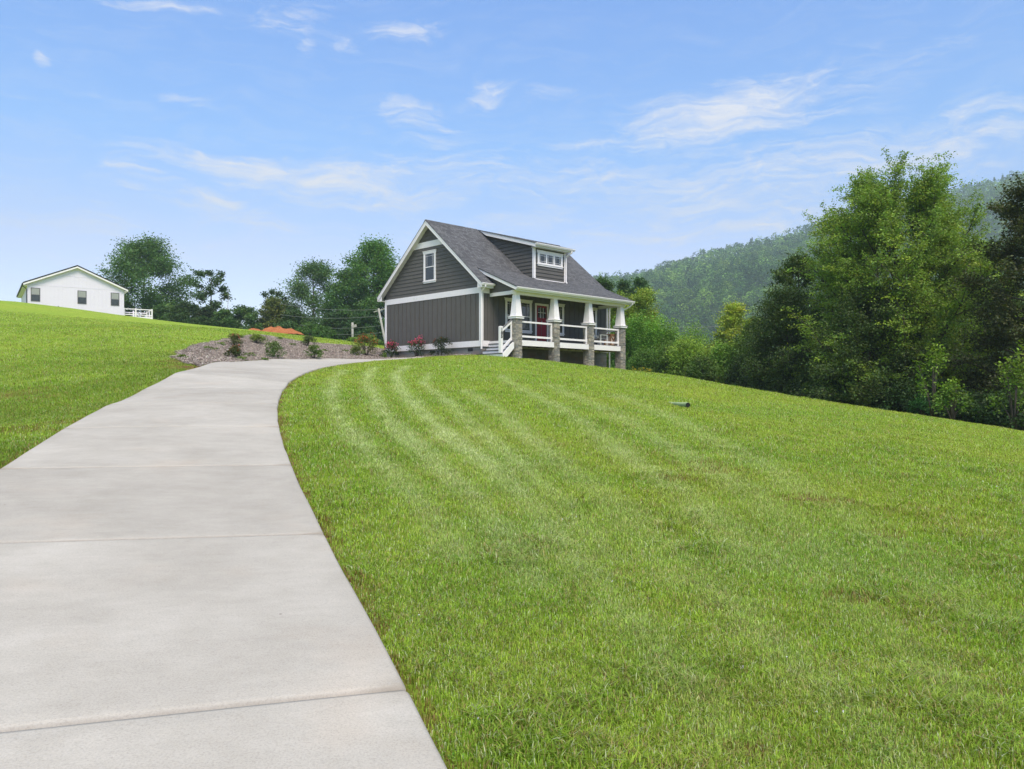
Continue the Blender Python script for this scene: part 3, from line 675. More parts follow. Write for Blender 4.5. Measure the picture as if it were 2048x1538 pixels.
# porch roof
BV, BZ, EV, EZ = .724, 6.85, -2.34, 5.545; PS = (BZ - EZ) / (BV - EV); PU0, PU1 = .34, 10.37
PZ = lambda v: EZ + PS * (v - EV)
m = MB(); slab(m, PU0 - .03, PU1 + .03, (EV - .05, PZ(EV - .05) + .004), (BV + .03, PZ(BV + .03) + .004), TS)
proof = hb(m, 'porch_roof', M['roof_porch'])
def pp(name, mb, mt): return hb(mb, name, mt, proof)
for uo in (PU0 - .01, PU1 - .03):
    m = MB(); m.prism([(uo, EV, PZ(EV) - TS - .17), (uo, .1, PZ(.1) - TS - .17), (uo, BV, PZ(BV) - TS), (uo, EV, PZ(EV) - TS)], (.04, 0, 0)); pp('rake_board', m, M['white'])
    m = MB(); m.prism([(uo - .012, EV - .02, PZ(EV - .02) + .006), (uo - .012, BV, PZ(BV) + .006), (uo - .012, BV, PZ(BV) - TS + .003), (uo - .012, EV - .02, PZ(EV - .02) - TS + .003)], (.064, 0, 0)); pp('drip_edge', m, M['drip'])
gutter(PU0 - .02, PU1 + .02, EV - .002, PZ(EV) - TS + .0, parent=proof)
m = MB(); m.box(PU0 + .03, PU1 - .03, EV + .0, EV + .03, 5.30, PZ(EV) - TS - .0); m.box(PU0 + .03, PU1 - .03, EV + .03, -1.9, 5.33, 5.35); pp('soffit', m, M['soffit'])
m = MB(); m.box(.62, 9.86, -1.86, -.01, 5.50, 5.52); pp('porch_ceiling', m, M['soffit'])
BB, BT = 5.16, 5.37
m = MB(); m.box(.575, 9.905, -2.06, -1.86, BB, BT - .021); pp('porch_beam', m, M['white'])
m = MB(); m.box(.57, .66, -1.858, -.043, BB + .02, BT); pp('porch_beam', m, M['white'])
m = MB(); m.box(9.82, 9.91, -1.858, -.043, BB + .02, BT); pp('porch_beam', m, M['white'])
for uo, s in ((.60, -1), (9.88, 1)):                    # lap siding of the porch gables
    m = MB(); z = BT
    while z < PZ(-.0) - .25:
        z1 = z + .17; v0 = max(-2.25, (z + .19 - EZ) / PS + EV); v1 = max(-2.25, (z1 + .19 - EZ) / PS + EV)
        if v0 < -.06: m.poly([(uo + s * .024, v0, z), (uo + s * .024, -.03, z), (uo + s * .004, -.03, z1), (uo + s * .004, min(v1, -.031), z1)][::(1 if s > 0 else -1)])
        z = z1
    m.prism([(uo - .02, -2.2, BT), (uo - .02, -.02, BT), (uo - .02, -.02, PZ(-.02) - .1), (uo - .02, -2.2, PZ(-2.2) - .1)], (.02 if s < 0 else .018, 0, 0))
    pp('porch_gable_siding', m, M['grey_siding'])

# dormer
DU0, DU1, DVF = 3.96, 6.64, -.1; RU0, RU1 = 3.70, 6.92; DRV = -.46; DRZ = 8.535; DSL = (ZP + .01 - DRZ) / (VP_ - DRV)
DZ = lambda v: DRZ + DSL * (v - DRV)
m = MB(); zt = DZ(DVF) - .1
m.prism([(DU0 + .03, DVF + .02, PZ(DVF) - .1), (DU0 + .03, BV, BZ - .1), (DU0 + .03, VP_ - .6, HZ(VP_ - .6) - .1), (DU0 + .03, VP_ - .6, DZ(VP_ - .6) - .1), (DU0 + .03, DVF + .02, zt)], (DU1 - DU0 - .06, 0, 0))
ex = .215; z = PZ(DVF) - .02
while z < zt:                                       # lap courses front and sides
    z1 = min(z + ex, zt)
    m.poly([(DU0, DVF - .022, z), (DU1, DVF - .022, z), (DU1, DVF + .014, z1), (DU0, DVF + .014, z1)])
    m.poly([(DU0, DVF - .022, z), (DU0, DVF + .02, z), (DU1, DVF + .02, z), (DU1, DVF - .022, z)])
    z = z1
z = PZ(DVF) - .02
vroof = lambda z: ((z - EZ) / PS + EV) if z < BZ else VP_ - (ZP - z) / SL
while z < DZ(VP_) - .3:
    z1 = z + ex; va, vb = max(DVF, (z + .1 - DRZ) / DSL + DRV), vroof(z) + .25
    vc, vd = max(DVF, (z1 + .1 - DRZ) / DSL + DRV), vroof(z1) + .25
    if vb > va:
        for uo, s in ((DU0, -1), (DU1, 1)):
            b, t = uo + s * .0, uo - s * .022
            b = uo + s * .02; m.poly([(b, va, z), (b, vb, z), (uo - s * .022, vb, z), (uo - s * .022, va, z)])
            pl = [(b, va, z), (b, vb, z), (t, vd, z1), (t, min(vc, vd), z1)]
            m.poly(pl[::(-1 if s < 0 else 1)])
    z = z1
dorm = hb(m, 'dormer', M['grey_siding'])
def dp(name, mb, mt): return hb(mb, name, mt, dorm)
m = MB(); slab(m, RU0 - .03, RU1 + .03, (DRV - .04, DZ(DRV - .04)), (VP_ - .02, DZ(VP_ - .02)), TS); dp('dormer_roof', m, M['roof_dormer'])
for uo in (RU0, RU1 - .04):
    m = MB(); m.prism([(uo, DRV, DZ(DRV) - TS - .21), (uo, 3.7, DZ(3.7) - TS - .21), (uo, VP_ - .1, DZ(VP_ - .1) - TS), (uo, DRV, DZ(DRV) - TS)], (.04, 0, 0)); dp('rake_board', m, M['white'])
    m = MB(); m.prism([(uo - .012, DRV - .02, DZ(DRV - .02) - TS + .003), (uo - .012, VP_ - .05, DZ(VP_ - .05) - TS + .003), (uo - .012, VP_ - .05, DZ(VP_ - .05) + .006), (uo - .012, DRV - .02, DZ(DRV - .02) + .006)], (.064, 0, 0)); dp('drip_edge', m, M['drip'])
gutter(RU0 - .0, RU1 + .1, DRV - .002, DZ(DRV) - TS, parent=dorm)
m = MB(); m.box(RU0 + .042, RU1 - .042, DRV, DRV + .03, DZ(DRV) - TS - .2, DZ(DRV) - TS - .002); m.box(RU0 + .042, RU1 - .042, DRV + .03, DVF + .01, DZ(DRV) - TS - .199, DZ(DRV) - TS - .18); dp('soffit', m, M['soffit'])
zs = DZ(DRV) - TS - .2
m = MB(); m.box(DU0 - .03, DU0 + .12, DVF - .035, DVF + .0, PZ(DVF) + .03, zs); m.box(DU0 - .03, DU0, DVF, DVF + .1, PZ(DVF) + .06, zs); dp('corner_board', m, M['white'])
m = MB(); m.box(DU1 - .10, DU1 + .03, DVF - .035, DVF + .0, PZ(DVF) + .03, zs); dp('corner_board', m, M['white'])
m = MB(); m.box(DU0 + .12, DU1 - .1, DVF - .03, DVF, PZ(DVF) - .01, PZ(DVF) + .035); dp('flashing', m, M['white'])
m = MB(); m.tube([(DU1 + .12, DRV - .07, zs + .08), (DU1 + .12, DRV - .07, zs - .02), (DU1 + .02, DVF - .1, zs - .22), (DU1 + .0, DVF - .085, zs - .36), (DU1 + .0, DVF - .085, PZ(DVF - .085) + .09), (DU1 + .01, DVF - .16, PZ(DVF - .16) + .03)], .045, 8); dp('downspout', m, M['white'])

# windows
def window(parent, pf, a0, a1, z0, z1, sashes=1, style='double', tr=.115):
    """pf maps (along, outward, height) to local coordinates"""
    def bx(mb, b0, b1, o0, o1, c0, c1): mb.hexa([pf(b0, o1, c0), pf(b1, o1, c0), pf(b1, o0, c0), pf(b0, o0, c0), pf(b0, o1, c1), pf(b1, o1, c1), pf(b1, o0, c1), pf(b0, o0, c1)])
    mb = MB()
    bx(mb, a0 + .05, a0 + .05 + tr, .0, .05, z0 + .1, z1 - .15); bx(mb, a1 - .05 - tr, a1 - .05, .0, .05, z0 + .1, z1 - .15)
    bx(mb, a0 + .01, a1 - .01, .0, .056, z1 - .15, z1 - .03); bx(mb, a0 - .02, a1 + .02, .0, .08, z1 - .03, z1)
    bx(mb, a0 + .01, a1 - .01, .0, .075, z0 + .055, z0 + .1); bx(mb, a0 + .05, a1 - .05, .0, .045, z0 - .03, z0 + .055)
    i0, i1, j0, j1 = a0 + .05 + tr, a1 - .05 - tr, z0 + .1, z1 - .15
    w = (i1 - i0) / sashes
    for s in range(sashes):
        s0, s1 = i0 + s * w, i0 + (s + 1) * w; q = .045 if style == 'double' else .06
        bx(mb, s0, s0 + q, .0, .038, j0, j1); bx(mb, s1 - q, s1, .0, .038, j0, j1); bx(mb, s0 + q, s1 - q, .0, .038, j0, j0 + q); bx(mb, s0 + q, s1 - q, .0, .038, j1 - q, j1)
        if style == 'double':
            jm = (j0 + j1) / 2; bx(mb, s0 + q, s1 - q, .0, .037, jm - .025, jm + .025); lo, hi, g = jm + .025, j1 - q, .012
        else: lo, hi, g = j0 + q, j1 - q, .016
        ww = s1 - s0 - 2 * q
        if style == 'double':
            for f in (.18, .82): bx(mb, s0 + q + ww * f - g / 2, s0 + q + ww * f + g / 2, .0, .031, lo, hi)
            bx(mb, s0 + q, s1 - q, .0, .03, hi - .12 - g / 2, hi - .12 + g / 2)
        else:
            for f in (.17, .83): bx(mb, s0 + q + ww * f - g / 2, s0 + q + ww * f + g / 2, .0, .031, lo, hi)
            for f in (.17, .83): bx(mb, s0 + q, s1 - q, .0, .03, lo + (hi - lo) * f - g / 2, lo + (hi - lo) * f + g / 2)
    g = MB(); bx(g, i0 + .01, i1 - .01, -.01, .027, j0 + .01, j1 - .01)
    if parent is house:
        fr = hb(mb, 'window', M['white'], house); hb(g, 'pane', M['glass'], fr)
    else:
        g.m = [1] * len(g.f); b = len(mb.v); mb.v += g.v; mb.c += g.c; mb.f += [tuple(i + b for i in f) for f in g.f]; mb.m += g.m
        hb(mb, 'window', [M['white'], M['glass']], parent)
PG = lambda a, o, z: (-o - .0, a, z)
PGL = lambda a, o, z: (-o - .02, a, z)
PF = lambda a, o, z: (a, -o - .0, z)
PD = lambda a, o, z: (a, DVF - o - .006, z)
window(house, PGL, 3.86, 5.08, 6.36, 8.22)
window(house, PF, 1.70, 3.90, 3.36, 5.24, 2)
window(house, PF, 5.45, 6.67, 3.36, 5.24)
window(house, PF, 8.54, 9.73, 3.36, 5.24)
window(dorm, PD, 4.19, 6.43, 7.33, 8.2, 3, 'prairie', .1)

# front door
m = MB(); m.box(4.14, 4.26, -.05, 0, 2.79, 5.12); m.box(5.14, 5.26, -.05, 0, 2.79, 5.12); m.box(4.26, 5.14, -.05, 0, 5.0, 5.12); m.box(4.22, 5.18, -.06, 0, 2.77, 2.8)
dfr = hb(m, 'front_door', M['white'])
m = MB(); m.box(4.26, 5.14, -.024, .0, 2.80, 5.0)
for a in (4.34, 4.72):
    for c0, c1 in ((2.95, 3.75),): m.box(a, a + .32, -.032, -.024, c0, c1)
m.box(4.30, 5.10, -.034, -.024, 4.16, 4.21)
hb(m, 'door_leaf', M['red_door'], dfr)
m = MB(); m.box(4.38, 5.02, -.03, -.025, 4.3, 4.88); hb(m, 'door_lite', M['glass'], dfr)
m = MB()
for a in (4.585, 4.795): m.box(a, a + .025, -.042, -.031, 4.27, 4.9)
m.box(4.36, 5.04, -.041, -.031, 4.58, 4.605); hb(m, 'muntin', M['white'], dfr)
m = MB(); m.tube([(4.7, -.03, 4.07), (4.7, -.05, 4.07)], .022, 10); hb(m, 'peephole', M['white'], dfr)
m = MB(); m.tube([(4.35, -.025, 3.72), (4.35, -.075, 3.72), (4.43, -.08, 3.72)], .014, 8); hb(m, 'door_handle', M['dark_metal'], dfr)
m = MB(); m.tube([(4.35, -.02, 3.86), (4.35, -.045, 3.86)], .025, 10); hb(m, 'deadbolt', M['dark_metal'], dfr)

# porch deck
ZD = 2.76
m = MB(); u = .57
while u < 9.9: m.box(u, min(u + .138, 9.905), -2.02, -.045, ZD - .03, ZD); u += .142
deck = hb(m, 'porch_deck', M['rail_grey'])
for k in range(3):
    u0 = .571 + k * 2.966 + .44; m = MB(); m.box(u0 + .003, u0 + 2.966 - .44 - .003, -2.085, -2.04, 2.445, 2.735); hb(m, 'rim_board', M['white'], deck)
for u0 in (.5, 9.905): m = MB(); m.box(u0, u0 + .066, -1.66, -.05, 2.445, 2.735); hb(m, 'rim_board', M['white'], deck)
m = MB()
for k in range(14): m.box(.8 + k * .68, .84 + k * .68, -2.0, -.05, 2.52, 2.729)
hb(m, 'joists', M['rail_grey'], deck)

# porch columns: stacked ledge stone pier, cap, tapered post
PUS = [.571 + k * 2.966 for k in range(4)]; PW = .44; PV1 = -2.1 + PW
def stone_pier(u0, zb, zt, seed):
    r = random.Random(seed); m = MB(); v0, v1, u1 = -2.1, PV1, u0 + PW; m.box(u0 + .03, u1 - .03, v0 + .03, v1 - .03, zb, zt - .01, 0, (.2, .19, .175))
    z = zb
    def col():
        k = r.choice([(.27, .255, .235), (.33, .31, .28), (.21, .205, .2), (.36, .33, .285), (.29, .26, .225), (.24, .24, .245)]); f = r.uniform(.8, 1.2); return tuple(c * f for c in k)
    while z < zt - .02:
        h = min(r.choice((.05, .065, .08, .1)), zt - z)
        for side in range(4):
            a = 0.0; A = PW
            while a < A - .01:
                b = a + r.uniform(.1, .26)
                if A - b < .07: b = A
                d = r.uniform(.0, .028); g = .004; e0, e1 = (0 if a == 0 else g), (0 if b >= A - .001 else g)
                if side == 0: m.box(u0 + a + e0, u0 + b - e1, v0 - d, v0 + .05, z + .003, z + h - .003, 0, col())
                elif side == 1: m.box(u0 + a + e0, u0 + b - e1, v1 - .05, v1 + d, z + .003, z + h - .003, 0, col())
                elif side == 2: m.box(u0 - d, u0 + .05, v0 + .03 + (A - .06) * a / A + e0, v0 + .03 + (A - .06) * b / A - e1, z + .003, z + h - .003, 0, col())
                else: m.box(u1 - .05, u1 + d, v0 + .03 + (A - .06) * a / A + e0, v0 + .03 + (A - .06) * b / A - e1, z + .003, z + h - .003, 0, col())
                a = b
        z += h
    return m
for k, u0 in enumerate(PUS):
    zb = gz(*hxy(u0 + .2, -1.9)) - .25
    pc = hb(stone_pier(u0, zb, 3.87, k + 5), 'porch_column', M['stone'], color=True)
    uc, vc = u0 + PW / 2, -2.1 + PW / 2
    m = MB(); m.box(uc - .3, uc + .3, vc - .3, vc + .3, 3.872, 3.975); m.box(uc - .33, uc + .33, vc - .33, vc + .33, 3.975, 4.0)
    m.hexa([(uc - .3, vc - .3, 4.0), (uc + .3, vc - .3, 4.0), (uc + .3, vc + .3, 4.0), (uc - .3, vc + .3, 4.0), (uc - .22, vc - .22, 4.035), (uc + .22, vc - .22, 4.035), (uc + .22, vc + .22, 4.035), (uc - .22, vc + .22, 4.035)])
    hb(m, 'pier_cap', M['white'], pc)
    m = MB(); a, b = .225, .135
    m.hexa([(uc - a, vc - a, 4.036), (uc + a, vc - a, 4.036), (uc + a, vc + a, 4.036), (uc - a, vc + a, 4.036), (uc - b, vc - b, BB), (uc + b, vc - b, BB), (uc + b, vc + b, BB), (uc - b, vc + b, BB)]); hb(m, 'tapered_post', M['white'], pc)

# railings
def railing(p0, p1, name='railing'):
    m = MB(); d = np.subtract(p1, p0); n = d / np.linalg.norm(d)
    A = np.array(p0); B = np.array(p1)
    m.bar((*A, 3.735), (*B, 3.735), .09, .085); 
    r = hb(m, name, M['white'])
    m = MB(); m.bar((*A, 2.955), (*B, 2.955), .06, .105); hb(m, 'bottom_rail', M['white'], r)
    for e in (A + n * .05, B - n * .05):
        m = MB(); m.box(e[0] - .045, e[0] + .045, e[1] - .046, e[1] + .046, ZD, 3.69); m.box(e[0] - .055, e[0] + .055, e[1] - .056, e[1] + .056, 2.86, 3.045); hb(m, 'end_post', M['white'], r)
    return r
for k in range(3): railing((PUS[k] + PW + .003, -1.93), (PUS[k + 1] - .03, -1.93))
railing((9.84, PV1 + .03), (9.84, -.06))

# porch steps rising along the front towards the deck
m = MB(); ztr = [2.02, 2.215, 2.41, 2.6]; un = [-.30, .0, .27, .45]
SV0, SV1 = -2.02, .10
for k, (zt, u0) in enumerate(zip(ztr, un)):
    v1 = SV1 if u0 < -.05 else -.06
    m.box(u0 + .025, u0 + .05, SV0 + .05, v1, (ztr[k - 1] if k else 1.72), zt - .045)
steps = hb(m, 'porch_steps', M['white'])
m = MB()
for k, (zt, u0) in enumerate(zip(ztr, un)):
    v1 = SV1 if u0 < -.05 else -.06; m.box(u0, (un[k + 1] + .03 if k < 3 else .498), SV0 + .05, v1, zt - .045, zt)
hb(m, 'treads', M['tread'], steps)
m = MB(); m.prism([(-.32, SV0 - .01, 1.74), (-.1, SV0 - .01, 1.74), (.5, SV0 - .01, 2.30), (.5, SV0 - .01, 2.60), (.40, SV0 - .01, 2.60), (-.32, SV0 - .01, 1.99)], (0, .045, 0)); hb(m, 'stringer', M['white'], steps)
NW = .165; nu, nv = -.26, -1.80
m = MB(); m.box(nu - NW / 2, nu + NW / 2, nv - NW / 2, nv + NW / 2, 2.02, 3.40)
m.hexa([(nu - NW / 2, nv - NW / 2, 3.40), (nu + NW / 2, nv - NW / 2, 3.40), (nu + NW / 2, nv + NW / 2, 3.40), (nu - NW / 2, nv + NW / 2, 3.40), (nu - NW / 3, nv - NW / 3, 3.425), (nu + NW / 3, nv - NW / 3, 3.425), (nu + NW / 3, nv + NW / 3, 3.425), (nu - NW / 3, nv + NW / 3, 3.425)])
hb(m, 'newel_post', M['white'], steps)
m = MB(); m.bar((nu + NW / 2, nv, 3.20), (.565, nv, 3.74), .06, .11); m.bar((nu + NW / 2, nv, 2.22), (.565, nv, 2.86), .06, .13); m.box(.46, .53, nv - .035, nv + .035, 2.7, 3.7); hb(m, 'step_railing', M['white'], steps)
m = MB(); m.bar((nu + NW / 2 - .02, nv, 3.30), (.565, nv, 3.845), .1, .035); hb(m, 'handrail', M['rail_grey'], steps)
for k, ch in enumerate('105'):
    cu = bpy.data.curves.new('house_number', 'FONT'); cu.body = ch; cu.size = .225; cu.align_x = 'CENTER'; cu.extrude = .004; cu.offset = .014
    o = bpy.data.objects.new('house_number', cu); COL.objects.link(o); bpy.context.view_layer.update()
    me = bpy.data.meshes.new_from_object(o.evaluated_get(bpy.context.evaluated_depsgraph_get())); bpy.data.objects.remove(o); me.materials.clear(); me.materials.append(M['digit'])
    o = link('house_number', me, steps, (nu, nv - NW / 2 - .005, 3.18 - k * .185 - Z0)); o.rotation_euler = (R(90), 0, 0)

# downspouts
m = MB(); zg = HZ(-OV) - TS - .12
m.tube([(-.16, -OV - .07, zg + .02), (-.16, -OV - .07, zg - .06), (-.10, -.2, zg - .26), (-.09, -.105, zg - .36), (-.09, -.1, 2.3)], .048, 8); hb(m, 'downspout', M['white'])
m = MB(); m.tube([(10.22, EV - .07, 5.40), (10.22, EV - .07, 5.33), (10.2, -2.2, 5.18), (10.08, -1.93, 5.05), (9.98, -1.9, 4.98), (9.96, -1.9, 4.1)], .048, 8); hb(m, 'downspout', M['white'])
m = MB(); m.tube([(L + .1, -OV - .07, zg + .02), (L + .1, -OV - .07, zg - .06), (L + .1, -.14, zg - .3), (L + .1, -.11, zg - .4), (L + .1, -.11, 1.35)], .045, 8); hb(m, 'downspout', M['white'])
for a in (5.62, 5.9): m = MB(); m.box(-.065, -.046, a, a + .12, 5.47, 5.56); hb(m, 'outlet_cover', M['soffit'])

# things on the porch
def local_thing(name, u, v, z, rz, label, cat):
    p = hxy(u, v); return tag(empty(name, (p[0], p[1], z), R(44.1 + rz)), label, cat)
ch = local_thing('porch_chair', 8.45, -1.25, ZD, -90, 'grey slatted armchair on the porch beside the wooden side table', 'chair')
def cb(name, mt, *boxes):
    m = MB()
    for b in boxes: m.box(*b)
    return m.build(name, mt, ch)
cb('seat', M['cushion'], (-.32, .32, -.32, .30, .38, .46))
cb('backrest', M['cushion'], *[(-.30 + k * .078, -.25 + k * .078, .30, .335, .46, .86) for k in range(8)], (-.34, .34, .295, .345, .86, .93))
for s in (-1, 1):
    cb('armrest', M['soffit'], (s * .36 - .035, s * .36 + .035, -.36, .34, .62, .655))
    for y in (-.31, .29): cb('leg', M['soffit'], (s * .36 - .03, s * .36 + .03, y - .03, y + .03, 0, .62))
tb = local_thing('side_table', 9.42, -1.32, ZD, 0, 'small wooden side table with X braced panel on the porch', 'side table')
def tbx(name, mt, m): return m.build(name, mt, tb)
m = MB(); m.box(-.30, .30, -.27, .27, .70, .75); tbx('tabletop', M['wood'], m)
for sx in (-1, 1):
    for sy in (-1, 1): m = MB(); m.box(sx * .25 - .03, sx * .25 + .03, sy * .22 - .03, sy * .22 + .03, 0, .70); tbx('leg', M['wood'], m)
m = MB(); m.box(-.222, .222, -.222, .222, .10, .64); tbx('panel', M['wood_panel'], m)
m = MB()
for y in (-.238, .238): m.bar((-.215, y, .12), (.215, y, .62), .03, .045); m.bar((-.215, y * 1.02, .62), (.215, y * 1.02, .12), .03, .045); m.box(-.22, .22, y - .02, y + .02, .06, .11); m.box(-.22, .22, y - .02, y + .02, .63, .698)
tbx('cross_brace', M['wood'], m)

# ------------------------------------------------------------------ white neighbour house on the hill
WA = math.atan2(5.5, 8.09); WZ = 8.4
wh = tag(empty('house', (-54.06, 88.0, WZ), WA), 'white house with low gable roof standing on the hilltop', 'house')
WO = (0, 0, WZ)
def wb(m, name, mt, parent=wh): return m.build(name, mt, parent, off=WO)
WL, WD, WE, WP = 9.78, 14.0, 12.2, 14.36; WS = (WP - WE) / (WL / 2); wz = lambda x: WP - WS * abs(x - WL / 2)
m = MB(); m.prism([(0, 0, 9.02), (WL, 0, 9.02), (WL, 0, WE - .1), (WL / 2, 0, WP - .1), (0, 0, WE - .1)], (0, WD, 0))
x = .15
while x < WL:
    for z0, z1 in (((9.02, 10.08), (11.64, wz(x + .025) - .2)) if any(a - .1 < x + .025 < b + .1 for a, b in ((.37, 1.19), (4.97, 5.80), (8.41, 9.22))) else ((9.02, wz(x + .025) - .2),)): m.box(x, x + .05, -.022, 0, z0, z1)
    x += .405
m.box(0, WL, -.02, 0, 11.93, 11.96); m.box(2.55, WL - 2.55, -.021, 0, 13.17, 13.2)
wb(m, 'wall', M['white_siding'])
m = MB(); m.box(.05, WL - .05, .03, WD - .03, 7.6, 9.02); wf = wb(m, 'foundation', M['block'])
for a in (2.5, 8.4): m = MB(); m.box(a, a + .5, .0, .03, 8.78 if a > 5 else 9.25 - .3, 8.98); wb(m, 'foundation_vent', M['dark_metal'], wf)
m = MB(); 
for a, s in ((-.42, 1), (WL + .42, -1)): m.prism([(a, -.4, wz(a) - .0), (WL / 2, -.4, WP), (WL / 2, -.4, WP + .14), (a, -.4, wz(a) + .14)][::s], (0, WD + .8, 0))
wr = wb(m, 'roof', M['drip'])
for a in (-.4, WL + .4):
    m = MB(); m.prism([(a, -.38, wz(a) - .19), (WL / 2, -.38, WP - .19), (WL / 2, -.38, WP - .003), (a, -.38, wz(a) - .003)], (0, .04, 0)); wb(m, 'rake_board', M['white'], wr)
    m = MB(); m.prism([(a, -.34, wz(a) - .19), (WL / 2, -.34, WP - .19), (WL / 2, -.34, WP - .15), (a, -.34, wz(a) - .15)], (0, .33, 0)); wb(m, 'soffit', M['soffit'], wr)
    i = 0 if a < 0 else WL; m = MB(); m.box(min(a, i), max(a, i), -.339, WD + .3, wz(a) - .2, wz(a) - .16); wb(m, 'soffit', M['soffit'], wr)
m = MB(); m.box(-.53, -.40, -.38, WD + .3, wz(-.4) - .14, wz(-.4) + .0); wb(m, 'gutter', M['dark_metal'], wr)
m = MB(); m.tube([(-.47, -.3, wz(-.4) - .12), (-.45, -.25, wz(-.4) - .3), (-.06, -.06, wz(-.4) - .6), (-.05, -.05, 9.0)], .05, 8); wb(m, 'downspout', M['dark_metal'])
def _wwin(a0, a1, z0, z1):
    m = MB(); t = .05
    m.box(a0 - t, a0, -.035, 0, z0 - t, z1 + t); m.box(a1, a1 + t, -.035, 0, z0 - t, z1 + t); m.box(a0, a1, -.035, 0, z1, z1 + t); m.box(a0, a1, -.04, 0, z0 - t, z0); zc = (z0 + z1) / 2; m.box(a0, a1, -.03, 0, zc - .025, zc + .025)
    w = wb(m, 'window', M['rail_grey']); m = MB(); m.box(a0 + .002, a1 - .002, -.02, -.014, z0, z1); wb(m, 'pane', M['glass'], w)
    m = MB(); m.box(a0 + .03, a1 - .03, -.024, -.021, zc + .03, z1 - .02); wb(m, 'blind', M['blind'], w)
M['blind'] = mat('window_blind', rough=.7, build=_blind)
for a0, a1 in ((.37, 1.19), (4.97, 5.80), (8.41, 9.22)): _wwin(a0, a1, 10.14, 11.58)
m = MB(); m.tube([(3.0, 0, 9.65), (3.0, -.12, 9.65)], .06, 8); wb(m, 'vent_cap', M['dark_metal'])
m = MB(); m.box(WL + .02, WL + 3.2, .5, 4.0, 8.85, 9.0); m.box(WL + .02, WL + 3.2, .46, .5, 8.62, 9.0); m.box(WL + 3.2, WL + 3.24, .5, 4, 8.62, 9.0)
wd = wb(m, 'deck', M['white'])
for px_, py_ in ((.1, .52), (1.35, .52), (3.14, .52), (3.14, 2.2), (3.14, 3.94), (1.6, 3.94)):
    m = MB(); m.box(WL + px_ - .07, WL + px_ + .07, py_ - .07, py_ + .07, 9.0, 9.98); wb(m, 'post', M['white'], wd)
m = MB()
for zz in (9.16, 9.82): m.box(WL + .03, WL + 3.07, .48, .56, zz, zz + .1); m.box(WL + 3.1, WL + 3.18, .59, 3.87, zz, zz + .1)
for zz in (9.45, 9.7): m.box(WL + .03, WL + 3.07, 3.9, 3.98, zz, zz + .1)
wb(m, 'rail', M['white'], wd)
# ------------------------------------------------------------------ plants
def unit(v): return v / (np.linalg.norm(v, axis=-1, keepdims=True) + 1e-9)
DARK, MID, OLIVE, YG, LIME, CONI, BLUEG = (.036, .072, .018), (.062, .122, .028), (.10, .135, .03), (.135, .215, .034), (.175, .295, .045), (.032, .055, .02), (.048, .10, .04)

def crown_mesh(name, C, size, col, r, up=.35, aspect=.6, jit=.25, cl=None):
    n = len(C); V = leaf_arrays(C, size * r.uniform(.7, 1.3, n), size * aspect * r.uniform(.7, 1.3, n), r, up)
    c = np.array(col)[None] * r.uniform(1 - jit, 1 + jit, (n, 1)) * (1 + r.normal(0, .07, (n, 3)))
    if cl is not None: c = c * cl
    return np_mesh(name, V, np.arange(4 * n), np.full(n, 4), M['leaf'], np.repeat(np.clip(c, .004, .8), 4, 0))

